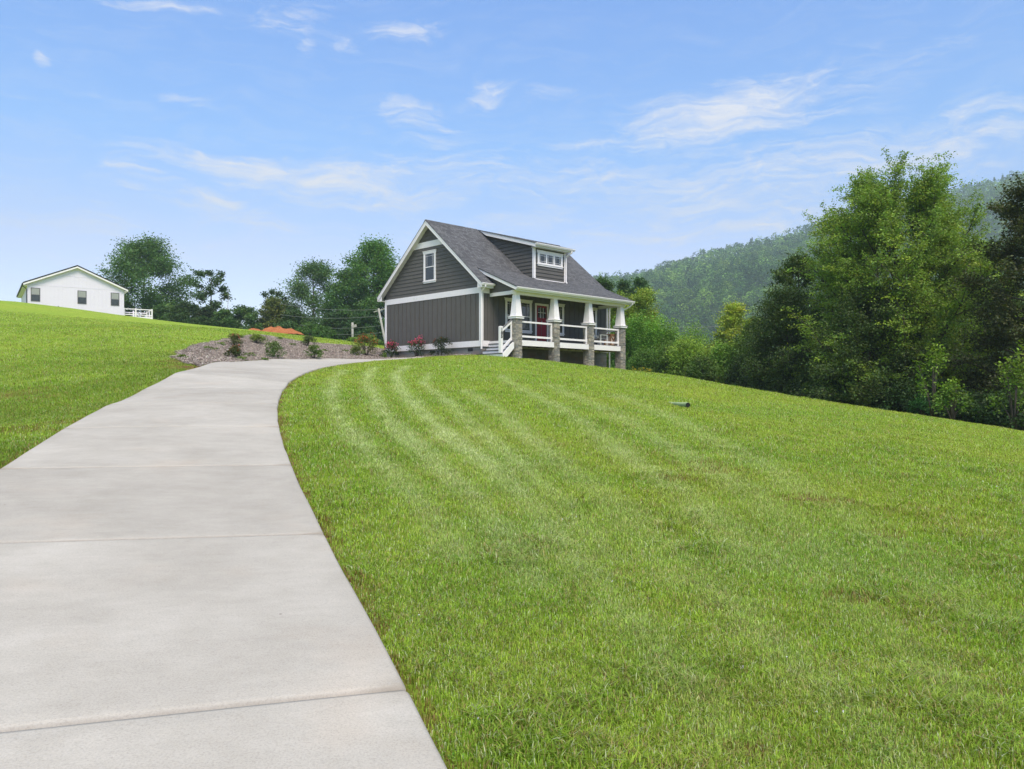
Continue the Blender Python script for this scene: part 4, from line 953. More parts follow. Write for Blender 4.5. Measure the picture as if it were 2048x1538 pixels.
def tree(label, cat, px, y, top_py, half_px, env='round', col=MID, leaf=.16, n=12000, base=.18, limbs=26, seed=1, name='tree', group=None, up=.5, sig=.085, sub=7, trunk=None, lean=(0, 0), zb=None, bare=.0, base_py=None, colvar=.28, spread_in=.35, trunk_col='bark', yellow=.25, dens=1.0, wide=1.0, lsc=1.0, topcut=.2, shoots=0, jit=.25, zf=.62, bright=1.0):
    col = tuple(q * bright for q in col)
    n = int(n * dens); half_px = half_px * wide; leaf = leaf * lsc
    r = np.random.default_rng(seed); x = (px - CX) / F * y; z0 = gz(x, y) if zb is None else zb
    Rr = half_px / F * y; H = (HY - top_py) / F * y - z0 - topcut * Rr
    root = tag(empty(name, (x, y, z0)), label, cat, group)
    mb = MB(); tr = trunk or max(.06, H * .018)
    tz = np.linspace(-.25, H * .9, 9); wob = np.cumsum(r.normal(0, .015 * H, (9, 2)), 0); wob -= wob[0]; tp = np.c_[wob[:, 0] * .5 + lean[0] * tz / H, wob[:, 1] * .5 + lean[1] * tz / H, tz]
    mb.tube(tp, list(np.linspace(tr, tr * .18, 9)), 8)
    at = lambda t: np.array([np.interp(t * H, tz, tp[:, i]) for i in range(3)])
    E = {'round': lambda t: math.sqrt(max(0.02, 1 - ((t - .55) / .52) ** 2)), 'egg': lambda t: max(.08, math.sin(math.pi * min(1, max(0, (t * .92 + .06))) ** .8)), 'cone': lambda t: max(.05, (1 - t) ** .8),
         'fan': lambda t: max(.12, min(1, .45 + t * 1.4) * (1 - max(0, (t - .55) / .47) ** 1.6)), 'column': lambda t: max(.15, (1 - abs(2 * t - 1) ** 3)), 'wide': lambda t: max(.1, (1 - max(0, t - .3) ** 1.5 * 1.6)),
         'spread': lambda t: float(np.interp(t, (0, .15, .45, .65, .85, .95, 1), (.85, 1.0, 1.0, .88, .66, .5, .32))), 'flat': lambda t: max(.1, 1 - max(0, (t - .75) / .27) ** 2)}[env]
    CC = []; TT = []; SH = []; ST = []; ga = r.random() * 6
    for i in range(limbs):
        t = base + (1 - base) * ((i + .5) / limbs) ** .85; t = min(.985, t + r.normal(0, .02)); ga += 2.39996 + r.normal(0, .25)
        rad = Rr * E((t - base) / (1 - base)) * r.uniform(.7, 1.12)
        ax = at(t * .9); tip = np.array((ax[0] + rad * math.cos(ga), ax[1] + rad * math.sin(ga), t * H))
        ts = max(base * .6, t - up * (rad / H) - .03); st_ = at(min(ts, .88))
        mid = (st_ + tip) / 2 + np.array((0, 0, -.06 * rad)) + r.normal(0, .05 * rad + .01, 3)
        pl = np.array([st_, st_ * .6 + mid * .4 + (mid - st_) * .15, mid, mid * .45 + tip * .55, tip]); lr = tr * .42 * (1 - ts * .7)
        mb.tube(pl, list(np.linspace(lr, lr * .18, 5)), 5)
        for s in range(sub):
            f = r.uniform(spread_in, 1.0) ** .8; k = f * 4; k0 = min(3, int(k)); b = pl[k0] + (pl[k0 + 1] - pl[k0]) * (k - k0)
            d = unit(tip - st_ + r.normal(0, .75, 3) * np.linalg.norm(tip - st_)); d[2] = d[2] * .7 + up * .25; ln = Rr * r.uniform(.14, .34)
            e = b + d * ln
            if r.random() < .75: mb.tube([b, (b + e) / 2 + r.normal(0, .03 * ln, 3), e], [lr * .28, lr * .2, lr * .08], 4, cap=False)
            if r.random() < bare: continue
            for g in np.linspace(.35, 1.05, 3): CC.append(b + d * ln * g + r.normal(0, .03 * Rr, 3)); TT.append(r.uniform(1 - colvar, 1 + colvar))
        if shoots and t > .45:
            for s in range(shoots):
                f = r.uniform(.45, 1.0) * 4; k0 = min(3, int(f)); b = pl[k0] + (pl[k0 + 1] - pl[k0]) * (f - k0); oa = r.random() * 6.283
                d = unit(np.array((math.cos(ga) * .45 + .4 * math.cos(oa), math.sin(ga) * .45 + .4 * math.sin(oa), 1.0))); ln = Rr * r.uniform(.22, .44)
                mb.tube([b, b + d * ln * .5, b + d * ln], [lr * .25, lr * .15, lr * .06], 4, cap=False)
                tn = r.uniform(.8, 1.25)
                for g in np.linspace(.3, 1.0, 7): SH.append(b + d * ln * g); ST.append(tn)
    mb.build('trunk', M[trunk_col], root, smooth=True)
    if n == 0 or not CC: return root
    CC = np.array(CC); TT = np.array(TT); k = r.integers(0, len(CC), n); sg = sig * Rr
    pts = CC[k] + np.clip(r.normal(0, 1, (n, 3)), -1.7, 1.7) * np.array((sg, sg, sg * zf)) * r.uniform(.5, 1.25, (n, 1))
    yel = np.where(r.random(len(CC)) < yellow, 1.0, 0)[k][:, None]
    cl = TT[k][:, None] * (1 + yel * np.array((.35, .18, -.05)))
    if SH:
        SH = np.array(SH); ns = len(SH) * 20; ks = r.integers(0, len(SH), ns); pts = np.vstack((pts, SH[ks] + np.clip(r.normal(0, 1, (ns, 3)), -1.8, 1.8) * .024 * Rr)); cl = np.vstack((cl, np.array(ST)[ks][:, None] * np.ones((ns, 3))))
    kp = pts[:, 2] > .15; pts = pts[kp]; cl = cl[kp]; m_ = len(pts); cl = cl[:m_]
    link('crown', crown_mesh('crown', pts, leaf, col, r, cl=cl, jit=jit), root)
    return root

def bush(label, cat, x, y, w, h, col=MID, leaf=.06, n=900, seed=1, name='shrub', group=None, blooms=None, clumps=26, stems=7, z=None, tips=.3, colvar=.25, dep=1.0):
    r = np.random.default_rng(seed); z0 = gz(x, y) if z is None else z
    root = tag(empty(name, (x, y, z0)), label, cat, group); mb = MB(); CC = []; 
    for i in range(clumps):
        a = r.random() * 6.283; t = r.random() ** .6; q = math.sqrt(max(0, 1 - (t * .95) ** 2.2)) * r.uniform(.35, 1.05)
        CC.append((w / 2 * q * math.cos(a), w / 2 * dep * q * math.sin(a), h * (.12 + .88 * t) * r.uniform(.85, 1.12)))
    CC = np.array(CC)
    for i in range(min(stems, clumps)): mb.tube([(0, 0, -.08), CC[i] * np.array((.45, .45, .6)), CC[i]], [.02 * w, .014 * w, .005 * w], 5)
    mb.build('stem', M['bark'], root, smooth=True)
    k = r.integers(0, clumps, n); T = r.uniform(1 - colvar, 1 + colvar, clumps)[k][:, None]
    sg = np.array((w * .09, w * .09 * dep, h * .09)); pts = CC[k] + np.clip(r.normal(0, 1, (n, 3)), -1.8, 1.8) * sg; pts[:, 2] = np.abs(pts[:, 2])
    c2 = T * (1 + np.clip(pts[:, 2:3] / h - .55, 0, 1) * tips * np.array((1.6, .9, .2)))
    link('foliage', crown_mesh('foliage', pts, leaf, col, r, cl=c2), root)
    if blooms:
        bc, bn = blooms; tip = CC[np.argsort(-CC[:, 2] - .25 * r.random(clumps))[:max(6, clumps // 2)]]; kk = r.integers(0, len(tip), bn)
        bp = np.repeat(tip[kk] + r.normal(0, 1, (bn, 3)) * sg * .9 + np.array((0, 0, .05 * h)), 6, 0) + r.normal(0, .02, (bn * 6, 3))
        V = leaf_arrays(bp, .055, .045, r, .2); c = np.array(bc)[None] * r.uniform(.6, 1.35, (len(bp), 1))
        link('blossoms', np_mesh('blossoms', V, np.arange(len(V)), np.full(len(bp), 4), M['leaf'], np.repeat(np.clip(c, 0, .9), 4, 0)), root)
    return root

FULL = dict(sig=.14, dens=3.6, wide=1.14, lsc=.88, jit=.2, bright=1.25)
# --- trees behind the left hill
T1 = 'trees behind the left lawn'
tree('large round leafy tree rising just behind the white house', 'tree', 285, 116, 476, 74, 'egg', (0.074, 0.146, 0.041), .34, 11000, .12, 34, 11, group=T1, **FULL)
tree('low leafy tree filling the space between the big round tree and the thin tall one', 'tree', 340, 112, 604, 30, 'round', (0.078, 0.151, 0.043), .3, 3600, .1, 18, 12, group=T1, **FULL)
tree('thin open tree with gaps in its crown left of the bare dead tree', 'tree', 418, 110, 534, 33, 'flat', (0.061, 0.115, 0.035), .36, 3000, .30, 16, 13, group=T1, sig=.15, sub=4, bare=.15, spread_in=.55)
tree('bare dead tree with thin leafless twigs', 'dead tree', 455, 108, 560, 13, 'column', (.08, .07, .05), .1, 0, .25, 12, 14, group=None, sub=4, bare=1.0 - .02, trunk_col='pole', trunk=.07)
for i, (px, y, top, hw, c) in enumerate(((372, 108, 604, 34, DARK), (415, 105, 612, 30, CONI), (445, 104, 618, 26, MID), (490, 103, 612, 34, (.06, .115, .034)), (355, 102, 628, 26, DARK), (400, 101, 636, 30, DARK))):
    lab = ['dark bushy tree under the thin open tree, left side', 'dark cedar like bushy tree at the foot of the thin open tree', 'mid green bushy tree at the foot of the bare dead tree', 'pale green rounded low tree right of the bare dead tree', 'low dark bush right of the white house deck', 'low dark bush on the skyline below the thin open tree'][i]
    tree(lab, 'tree', px, y, top, hw, 'wide', c, .3, 3000, .02, 18, 20 + i, group='low trees along the hill crest', **FULL)
tree('small pine with a flat tuft of needles at its top', 'pine tree', 543, 112, 577, 24, 'flat', (0.057, 0.101, 0.046), .28, 2400, .45, 14, 31, group=None, sig=.16, spread_in=.6)
tree('olive green conifer tapering upward below the small pine', 'conifer', 547, 104, 594, 38, 'cone', (.105, .135, .032), .28, 8000, .02, 40, 32, group=None, up=.25, sig=.13, yellow=.5)
tree('tall airy tree with a rounded crown between the conifer and the big tree', 'tree', 626, 118, 518, 64, 'egg', (0.076, 0.142, 0.046), .33, 7000, .12, 30, 33, group=T1, **FULL)
tree('very large bushy tree directly behind the left eave of the grey house', 'tree', 742, 108, 476, 68, 'egg', (0.078, 0.169, 0.041), .32, 13000, .06, 40, 34, group=T1, **FULL)
tree('darker tree standing left of the very large one behind the grey house', 'tree', 692, 104, 536, 52, 'egg', (0.062, 0.130, 0.038), .3, 5000, .05, 24, 35, group=T1, **FULL)
tree('large tree behind the roof ridge of the grey house', 'tree', 815, 112, 520, 50, 'round', (0.061, 0.128, 0.035), .32, 6000, .06, 28, 36, group=T1, **FULL)
tree('low dark tree below the tall airy tree', 'tree', 590, 103, 622, 32, 'wide', DARK, .3, 3000, .02, 18, 37, group='low trees along the hill crest', **FULL)
tree('low dark tree left of the grey utility post', 'tree', 668, 101, 624, 36, 'wide', (0.038, 0.081, 0.027), .3, 3600, .02, 20, 38, group='low trees along the hill crest', **FULL)
tree('low dark tree between the grey utility post and the house', 'tree', 735, 99, 614, 40, 'wide', (0.038, 0.084, 0.027), .3, 4200, .02, 22, 39, group='low trees along the hill crest', **FULL)
tree('low green tree right of the olive conifer and behind the clay mounds', 'tree', 575, 101, 640, 28, 'wide', (0.054, 0.108, 0.034), .28, 2400, .02, 16, 40, group='low trees along the hill crest', **FULL)
for i, (px, y, top, hw, c, lab) in enumerate(((620, 92, 650, 28, (.075, .16, .03), 'bright green bush right of the larger clay mound'), (648, 90, 655, 22, (.065, .14, .03), 'second bright green bush right of the larger clay mound'), (706, 88, 676, 14, LIME, 'small lime bush at the foot of the grey utility post'), (735, 84, 673, 20, (.11, .2, .035), 'light green bush in front of the leaning pole'), (750, 80, 680, 16, (.12, .21, .04), 'yellow green bush beside the left house corner'))):
    z0 = gz((px - CX) / F * y, y); bush(lab, 'bush', (px - CX) / F * y, y, 2 * hw / F * y, (HY - top) / F * y - z0, c, .22, 1500, 50 + i, group='bright bushes beyond the mulch bank')

# --- trees behind the house on the right
T2 = 'trees behind the right end of the house'
tree('dark tree rising just behind the right slope of the roof', 'tree', 1205, 80, 543, 34, 'egg', (0.049, 0.096, 0.029), .26, 6000, .05, 26, 61, group=T2, **FULL)
tree('dark broadleaf tree right of the roof end', 'tree', 1287, 78, 555, 36, 'egg', (0.049, 0.104, 0.035), .26, 6500, .04, 28, 62, group=T2, **FULL)
tree('dark tree between the roof slope and the broadleaf tree', 'tree', 1243, 86, 556, 30, 'egg', (0.052, 0.102, 0.035), .26, 4500, .04, 22, 63, group=T2, **FULL)
tree('yellow green weeping crowned tree just beyond the last porch column', 'tree', 1266, 62, 572, 52, 'round', (.17, .24, .036), .17, 14000, .02, 40, 64, group=T2, **FULL)
tree('olive green tree seen under the porch roof', 'tree', 1222, 64, 596, 36, 'round', (.12, .175, .034), .17, 9000, .02, 26, 65, group=T2, **FULL)
RB = 'bushes beyond the lower lawn'
for i, (px, y, top, hw, c, lab, bp) in enumerate((
    (1275, 57, 650, 34, (.075, .17, .03), 'bright green leafy bush right of the last porch column', 0), (1310, 56, 646, 34, (.10, .21, .035), 'tall lime green bush with pale leaf tips right of the porch', 0),
    (1345, 55, 664, 34, (.085, .17, .03), 'leafy green bush left of the rounded yellow green one', 0), (1240, 58, 662, 30, (.05, .12, .026), 'dark green bush seen between the last two porch columns', 0),
    (1375, 50, 690, 46, (.115, .195, .032), 'rounded yellow green bush at the lower lawn edge', 0), (1420, 53, 705, 34, (.07, .125, .028), 'mid green bush under the pale slender tree', 0),
    (1330, 52, 700, 40, (.06, .115, .026), 'broad dark green bush low beside the porch', 0), (1290, 53, 706, 34, (.055, .12, .025), 'low deep green bush behind the last pier', 0), (1405, 47.5, 722, 32, (.05, .095, .022), 'low dark bush below the rounded yellow green one', 0), (1385, 56, 668, 40, (.085, .165, .03), 'tall green bush behind the rounded yellow green one', 0), (1448, 48.5, 694, 34, (.085, .165, .03), 'fresh green bush at the foot of the slender pale tree', 0), (1490, 47.5, 690, 34, (.06, .12, .026), 'green bush between the slender pale tree and the dark cedar', 0))):
    x = (px - CX) / F * y; z0 = gz(x, y); bush(lab, 'bush', x, y, 2 * hw / F * y, (HY - top) / F * y - z0, tuple(q * 1.6 for q in c), .12, 9000, 70 + i, group=RB, clumps=64, tips=.4)
tree('slender pale yellow green tree standing alone before the hill', 'tree', 1466, 52, 604, 62, 'egg', (.29, .38, .06), .13, 24000, .0, 56, 81, group=None, sig=.085, up=.9, sub=8, yellow=.4)
tree('small green tree left of the dark cedar', 'tree', 1514, 50, 630, 44, 'round', (.11, .18, .036), .14, 12000, .02, 24, 82, group=None)
x, y = xy(1265, 743, 51)[0], 51
for i, (px, y) in enumerate(((1268, 50.5), (1283, 50), (1298, 49.6))):
    bush(['yellow flowered weed clump at the foot of the last pier', 'yellow flowered weed clump right of the pier foot', 'yellow flowered weed clump farthest from the pier'][i], 'weeds', (px - CX) / F * y, y, .7, .55, (.14, .2, .03), .06, 500, 90 + i, 'weed_clump', 'yellow weeds by the pier', blooms=((.65, .5, .05), 14))

# --- the tall trees on the right
tree('large broad tree with yellow green leaves and upswept limbs at the lawn edge', 'tree', 1806, 38, 320, 168, 'spread', (.195, .30, .054), .105, 170000, .06, 120, 117, group=None, up=1.1, sig=.062, sub=11, trunk=.22, yellow=.3, spread_in=.4, colvar=.3, jit=.12, zf=.38, topcut=.26, shoots=8)
tree('dark leafy tree with a rounded top rising behind the cedar', 'tree', 1600, 47, 503, 66, 'column', (.06, .105, .026), .15, 30000, .03, 50, 102, group=None, sig=.13)
tree('dark feathery cedar at the lawn edge left of the large tree', 'cedar', 1578, 43, 575, 105, 'wide', (.056, .098, .028), .12, 42000, .02, 64, 103, group=None, up=.2, sig=.09, sub=9)
tree('dark feathery cedar in front of the large broad tree trunk', 'cedar', 1735, 36.5, 560, 115, 'wide', (.058, .098, .028), .12, 38000, .02, 60, 104, group=None, up=.2, sig=.09, sub=9)
tree('tall dark pine with brownish needles at the right edge of the photo', 'pine tree', 2068, 31, 345, 125, 'spread', (.060, .075, .03), .12, 62000, .06, 76, 105, group=None, up=.3, sig=.075, sub=9, colvar=.4, trunk=.2, spread_in=.45)
tree('dark green tree between the large broad tree and the edge pine', 'tree', 1945, 41, 470, 105, 'egg', (.068, .115, .032), .14, 32000, .03, 46, 106, group=None, sig=.12)
tree('dark background tree behind the large broad tree, left of its trunk', 'tree', 1690, 50, 545, 90, 'egg', (.055, .09, .026), .18, 18000, .03, 40, 107, group='dark trees deep in the wood', sig=.13)
tree('dark background tree behind the large broad tree, right of its trunk', 'tree', 1850, 50, 580, 90, 'egg', (.055, .09, .026), .18, 18000, .03, 40, 108, group='dark trees deep in the wood', sig=.13)
tree('dark background tree behind the edge pine', 'tree', 2010, 46, 560, 100, 'egg', (.055, .09, .026), .18, 18000, .03, 40, 109, group='dark trees deep in the wood', sig=.13)
UG = 'undergrowth bushes along the wood edge'
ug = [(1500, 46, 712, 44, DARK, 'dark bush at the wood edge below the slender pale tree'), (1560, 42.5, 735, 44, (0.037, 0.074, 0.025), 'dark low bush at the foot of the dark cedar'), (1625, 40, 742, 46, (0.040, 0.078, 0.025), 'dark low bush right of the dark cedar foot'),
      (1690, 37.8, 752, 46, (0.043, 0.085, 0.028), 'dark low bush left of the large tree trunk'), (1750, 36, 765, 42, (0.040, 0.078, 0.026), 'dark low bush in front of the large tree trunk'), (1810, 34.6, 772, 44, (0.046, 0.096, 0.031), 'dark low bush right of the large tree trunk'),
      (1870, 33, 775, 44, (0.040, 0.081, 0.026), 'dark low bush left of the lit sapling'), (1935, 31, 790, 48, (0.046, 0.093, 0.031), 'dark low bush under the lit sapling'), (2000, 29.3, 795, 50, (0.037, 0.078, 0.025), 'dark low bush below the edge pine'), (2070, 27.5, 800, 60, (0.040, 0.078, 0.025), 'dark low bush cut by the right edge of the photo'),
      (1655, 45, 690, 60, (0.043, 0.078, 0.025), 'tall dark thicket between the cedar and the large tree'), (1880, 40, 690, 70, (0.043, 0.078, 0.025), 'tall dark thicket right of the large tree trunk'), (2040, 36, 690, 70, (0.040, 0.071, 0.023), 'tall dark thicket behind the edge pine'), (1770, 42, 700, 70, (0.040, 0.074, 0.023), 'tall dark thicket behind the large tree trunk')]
for i, (px, y, top, hw, c, lab) in enumerate(ug):
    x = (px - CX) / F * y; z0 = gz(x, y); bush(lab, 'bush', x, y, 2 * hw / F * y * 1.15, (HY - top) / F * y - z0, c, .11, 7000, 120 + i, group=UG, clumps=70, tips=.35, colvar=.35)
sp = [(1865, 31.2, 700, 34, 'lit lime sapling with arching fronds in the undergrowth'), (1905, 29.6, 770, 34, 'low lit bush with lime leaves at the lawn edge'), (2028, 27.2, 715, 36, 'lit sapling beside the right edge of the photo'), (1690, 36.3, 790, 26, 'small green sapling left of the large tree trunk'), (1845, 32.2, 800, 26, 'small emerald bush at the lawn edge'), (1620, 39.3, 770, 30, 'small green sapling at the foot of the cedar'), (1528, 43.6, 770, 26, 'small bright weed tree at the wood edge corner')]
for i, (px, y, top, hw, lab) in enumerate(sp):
    x = (px - CX) / F * y; z0 = gz(x, y); bush(lab, 'sapling', x, y, 2 * hw / F * y, (HY - top) / F * y - z0, [(.12, .22, .028), (.10, .19, .026), (.115, .2, .028), (.06, .13, .024), (.045, .14, .035), (.06, .13, .026), (.10, .19, .03)][i], .12, 1000, 150 + i, name='sapling', group='lit saplings in the undergrowth', clumps=22, stems=12, tips=.6)  # light on the saplings put into brighter leaf colours

# --- shrubs of the beds
def at_px(px, py): return hit(px, py)[:2]
wall_pt = lambda v, d: tuple(hxy(-d, v))
x, y = wall_pt(7.35, .75); bush('pink rose bush at the far end of the grey house wall', 'rose bush', x, y, 1.15, .95, (.035, .07, .02), .075, 1500, 201, 'rose_bush', 'rose bushes along the gable wall', ((.75, .10, .25), 95), 34)
x, y = wall_pt(4.85, .7); bush('taller pink rose bush in the middle of the grey house wall', 'rose bush', x, y, 1.15, 1.15, (.035, .072, .022), .075, 1300, 202, 'rose_bush', 'rose bushes along the gable wall', ((.72, .09, .24), 85), 32)
x, y = wall_pt(2.55, .7); bush('dark green shrub with few red tips near the porch steps', 'shrub', x, y, 1.25, .95, (.028, .045, .018), .075, 1700, 203, 'shrub', None, ((.3, .06, .05), 8), 34)
x, y = wall_pt(9.6, 1.0); bush('orange red flowering shrub at the left house corner', 'shrub', x, y, 1.7, 1.25, (.11, .13, .03), .085, 1700, 204, 'shrub', None, ((.55, .13, .05), 70), 34)
mb_ = [(470, 717, 48, 32, (.045, .06, .02), 'dark mulch bed shrub with coppery red top, nearest the driveway bend', ((.34, .11, .06), 60)), (467, 693, 50, 30, (.07, .085, .03), 'reddish shrub just uphill of the coppery one', ((.32, .09, .06), 30)),
       (515, 688, 46, 24, (.10, .14, .03), 'yellow green shrub at the top edge of the mulch bank', None), (545, 716, 60, 40, (.06, .10, .028), 'largest round green shrub on the mulch bank', None),
       (617, 694, 42, 30, (.06, .09, .03), 'dull green shrub high on the mulch bank right of centre', None), (628, 718, 48, 34, (.07, .115, .03), 'green shrub just above the driveway right of the largest one', None), (714, 713, 38, 26, (.085, .12, .03), 'small olive shrub on the mulch bank near the house', None)]
for i, (px, py, wpx, hpx, c, lab, bl) in enumerate(mb_):
    x, y = at_px(px, py); bush(lab, 'shrub', x, y, wpx / F * y * .74, hpx / F * y * .72, tuple(q * 1.5 for q in c), .075, 1300, 220 + i, 'shrub', 'shrubs planted on the mulch bank', bl, 30)
wd_ = [(418, 703, 1), (442, 692, .8), (500, 714, .9), (530, 722, .6), (585, 692, .7), (482, 721, .8), (650, 703, .6), (365, 718, .7), (560, 680, .7), (480, 678, .8), (690, 704, .6)]
wl = ['low weed clump left of the coppery shrub', 'weed tuft uphill left of the reddish shrub', 'weed tuft between the coppery and the largest shrub', 'small weed at the driveway edge below the largest shrub', 'weed tuft left of the dull green shrub', 'weed tuft at the driveway edge below the coppery shrub', 'weed tuft right of the dull green shrub', 'weed tuft at the left tip of the mulch bank', 'weed tuft beside the yellow green shrub', 'weed tuft at the top edge of the bank above the reddish shrub', 'weed tuft left of the small olive shrub']
for i, (px, py, s) in enumerate(wd_):
    x, y = at_px(px, py); bush(wl[i], 'weed', x, y, .75 * s, .22 * s, (.11, .18, .03), .07, 130, 240 + i, 'weed_clump', 'weeds in the mulch', None, 12, 3)

# ------------------------------------------------------------------ small things in the landscape
def mound(px, y, wpx, top, lab, seed):
    x0 = (px - CX) / F * y; w = wpx / F * y; r = np.random.default_rng(seed); zb = gz(x0, y); h = (HY - top) / F * y - zb; mb = MB(); nr, na = 14, 40; V = []
    for i in range(nr):
        for j in range(na):
            t = i / (nr - 1); a = j / na * 6.2832; q = t * w / 2 * (1 + .22 * math.sin(3 * a + seed) + .1 * math.sin(7 * a)); V.append((q * math.cos(a), q * math.sin(a) * .8, h * (1 - t ** 1.9) * (1 + .16 * math.sin(4 * q + 2 * a + seed)) * (1 + .12 * math.sin(5 * a + 3 * t)) + r.normal(0, .055) * h - .12 * t))
    f = [(i * na + j, (i + 1) * na + j, (i + 1) * na + (j + 1) % na, i * na + (j + 1) % na) for i in range(nr - 1) for j in range(na)]
    mb.v = V; mb.f = f; mb.m = [0] * len(f); mb.c = [(1, 1, 1)] * len(V); o = mb.build('clay_mound', M['clay'], None, smooth=True); o.location = (x0, y, zb); tag(o, lab, 'dirt pile', 'red clay mounds on the crest')
mound(557, 80, 84, 655, 'larger heap of orange red clay on the hill crest', 2)
mound(508, 81, 40, 657, 'smaller heap of orange red clay on the hill crest', 5)

y = 80; zt = (HY - 617) / F * y; x1 = (757 - CX) / F * y; x2 = (773 - CX) / F * y; zb = (HY - 697) / F * y
pl = tag(empty('utility_pole', (x2, y, zb - .9)), 'leaning weathered wooden utility pole beside the left house corner', 'utility pole')
m = MB(); k = (x2 - x1) / (zt - zb); m.tube([(.9 * k, 0, -.3), (0, 0, .9), (x1 - x2, 0, zt - zb + .9)], [.13, .12, .10], 8); m.build('pole', M['pole'], pl, smooth=True)
m = MB(); m.bar((x1 - x2 - .5, .1, zt - zb + .55), (x1 - x2 + .9, -.1, zt - zb + .95), .07, .09); m.build('bracket', M['pole'], pl)
yp = 92; xp = (705 - CX) / F * yp; zpt = (HY - 645) / F * yp; gp = gz(xp, yp)
pl2 = tag(empty('utility_pole', (xp, yp, gp)), 'short grey upright utility post before the dark trees', 'utility pole')
m = MB(); m.tube([(0, 0, -.3), (0, 0, zpt - gp)], [.15, .13], 8); m.build('pole', M['pole'], pl2, smooth=True)
m = MB(); m.bar((-.05, -.14, zpt - gp - .5), (.5, -.14, zpt - gp - .35), .08, .3); m.build('bracket', M['pole'], pl2)
for (a, b), (c, d), lab in (((757, 619), (560, 607), 'topmost overhead wire running left from the leaning pole'), ((759, 632), (560, 629), 'second overhead wire from the top on the leaning pole'), ((763, 651), (600, 650), 'third overhead wire from the top on the leaning pole'), ((766, 665), (600, 661), 'lowest overhead wire on the leaning pole')):
    p0 = np.array(P(a, b, 80)); p1 = np.array(P(c, d, 101)); pts = [p0 + (p1 - p0) * t + np.array((0, 0, -.35 * 4 * t * (1 - t))) for t in np.linspace(0, 1, 12)]
    m = MB(); m.tube(pts, .022, 5); tag(m.build('overhead_wire', M['wire']), lab, 'wire', 'overhead wires by the leaning pole')
p0 = np.array(P(1240, 652, 100)); p1 = np.array(P(1560, 640, 120)); m = MB(); m.tube([p0 + (p1 - p0) * t + np.array((0, 0, -.6 * 4 * t * (1 - t))) for t in np.linspace(0, 1, 16)], .03, 5); tag(m.build('overhead_wire', M['wire']), 'single overhead wire crossing in front of the hazy hill', 'wire')

# drain pipe end lying in the lawn
hx, hy, hz = hit(1376, 816); ex_, ey_, ez_ = hit(1338, 806)
dp_ = tag(empty('drain_pipe', (hx, hy, hz)), 'green corrugated drain pipe end lying on the lawn', 'pipe'); d = np.array((ex_ - hx, ey_ - hy, ez_ - hz)); m = MB(); n = 41
m.tube([d * t + np.array((0, 0, .075 - .11 * t)) for t in np.linspace(0, 1, n)], [.062 + (.006 if i % 2 else 0) for i in range(n)], 14, cap=False); m.build('tube', M['pipe'], dp_, smooth=True)
m = MB(); t = -unit(d); m.tube([np.array((0, 0, .075)) - t * .10, np.array((0, 0, .075)) - t * .005], [.056, .056], 14); m.build('mouth_shade', M['digit'], dp_)  # black plug painted as the shaded hollow of the pipe

# ------------------------------------------------------------------ wooded hill
RIDGE = [(-900, -12), (-260, 10), (-75, 95), (100, 128), (127, 131), (160, 136), (196, 149), (239, 159), (286, 170), (322, 178), (359, 188), (395, 200), (470, 222), (563, 240), (617, 252), (690, 262), (900, 262), (1500, 262)]
RX, RZ = zip(*RIDGE)
def hill_z(x, y):
    # each line of sight keeps its ridge height; the face falls towards the valley
    x = np.asarray(x, float); y = np.asarray(y, float); xr = x * (950 / np.clip(y, 400, 1400))
    top = np.interp(xr, RX, RZ); t = np.clip((y - 300) / 650, 0, 1.0); s = t ** 1.15
    spur = (fbm(x + 4000, y + 4000, 170, 301) - .5) * 46 * np.sin(np.clip(t, 0, 1) * np.pi) + (fbm(x + 4000, y + 4000, 60, 311) - .5) * 16 * np.clip(t * 2, 0, 1)
    back = np.clip((y - 950) / 260, 0, 1)
    return -9 + (top + 9) * s * (1 - .9 * back) + spur
hx = np.linspace(-700, 1200, 110); hy_ = np.linspace(230, 1180, 70); X, Y = np.meshgrid(hx, hy_, indexing='ij'); Zh = hill_z(X.ravel(), Y.ravel())
ix = np.arange(X.size).reshape(X.shape); qh = np.stack((ix[:-1, :-1], ix[1:, :-1], ix[1:, 1:], ix[:-1, 1:]), -1).reshape(-1, 4)
def _hill(nt, p):
    n = nt.noise(nt.obj(), .09, 5); return nt.ramp(n, [(.3, (.02, .035, .012)), (.7, (.035, .06, .02))])
M['hill'] = mat('hill_floor', rough=1, build=_hill, spec=0)
tag(link('hill', np_mesh('hill', np.c_[X.ravel(), Y.ravel(), Zh], qh.ravel(), np.full(len(qh), 4), M['hill'], smooth=True)), 'forested mountain ridge rising to the right', 'hill', kind='structure')
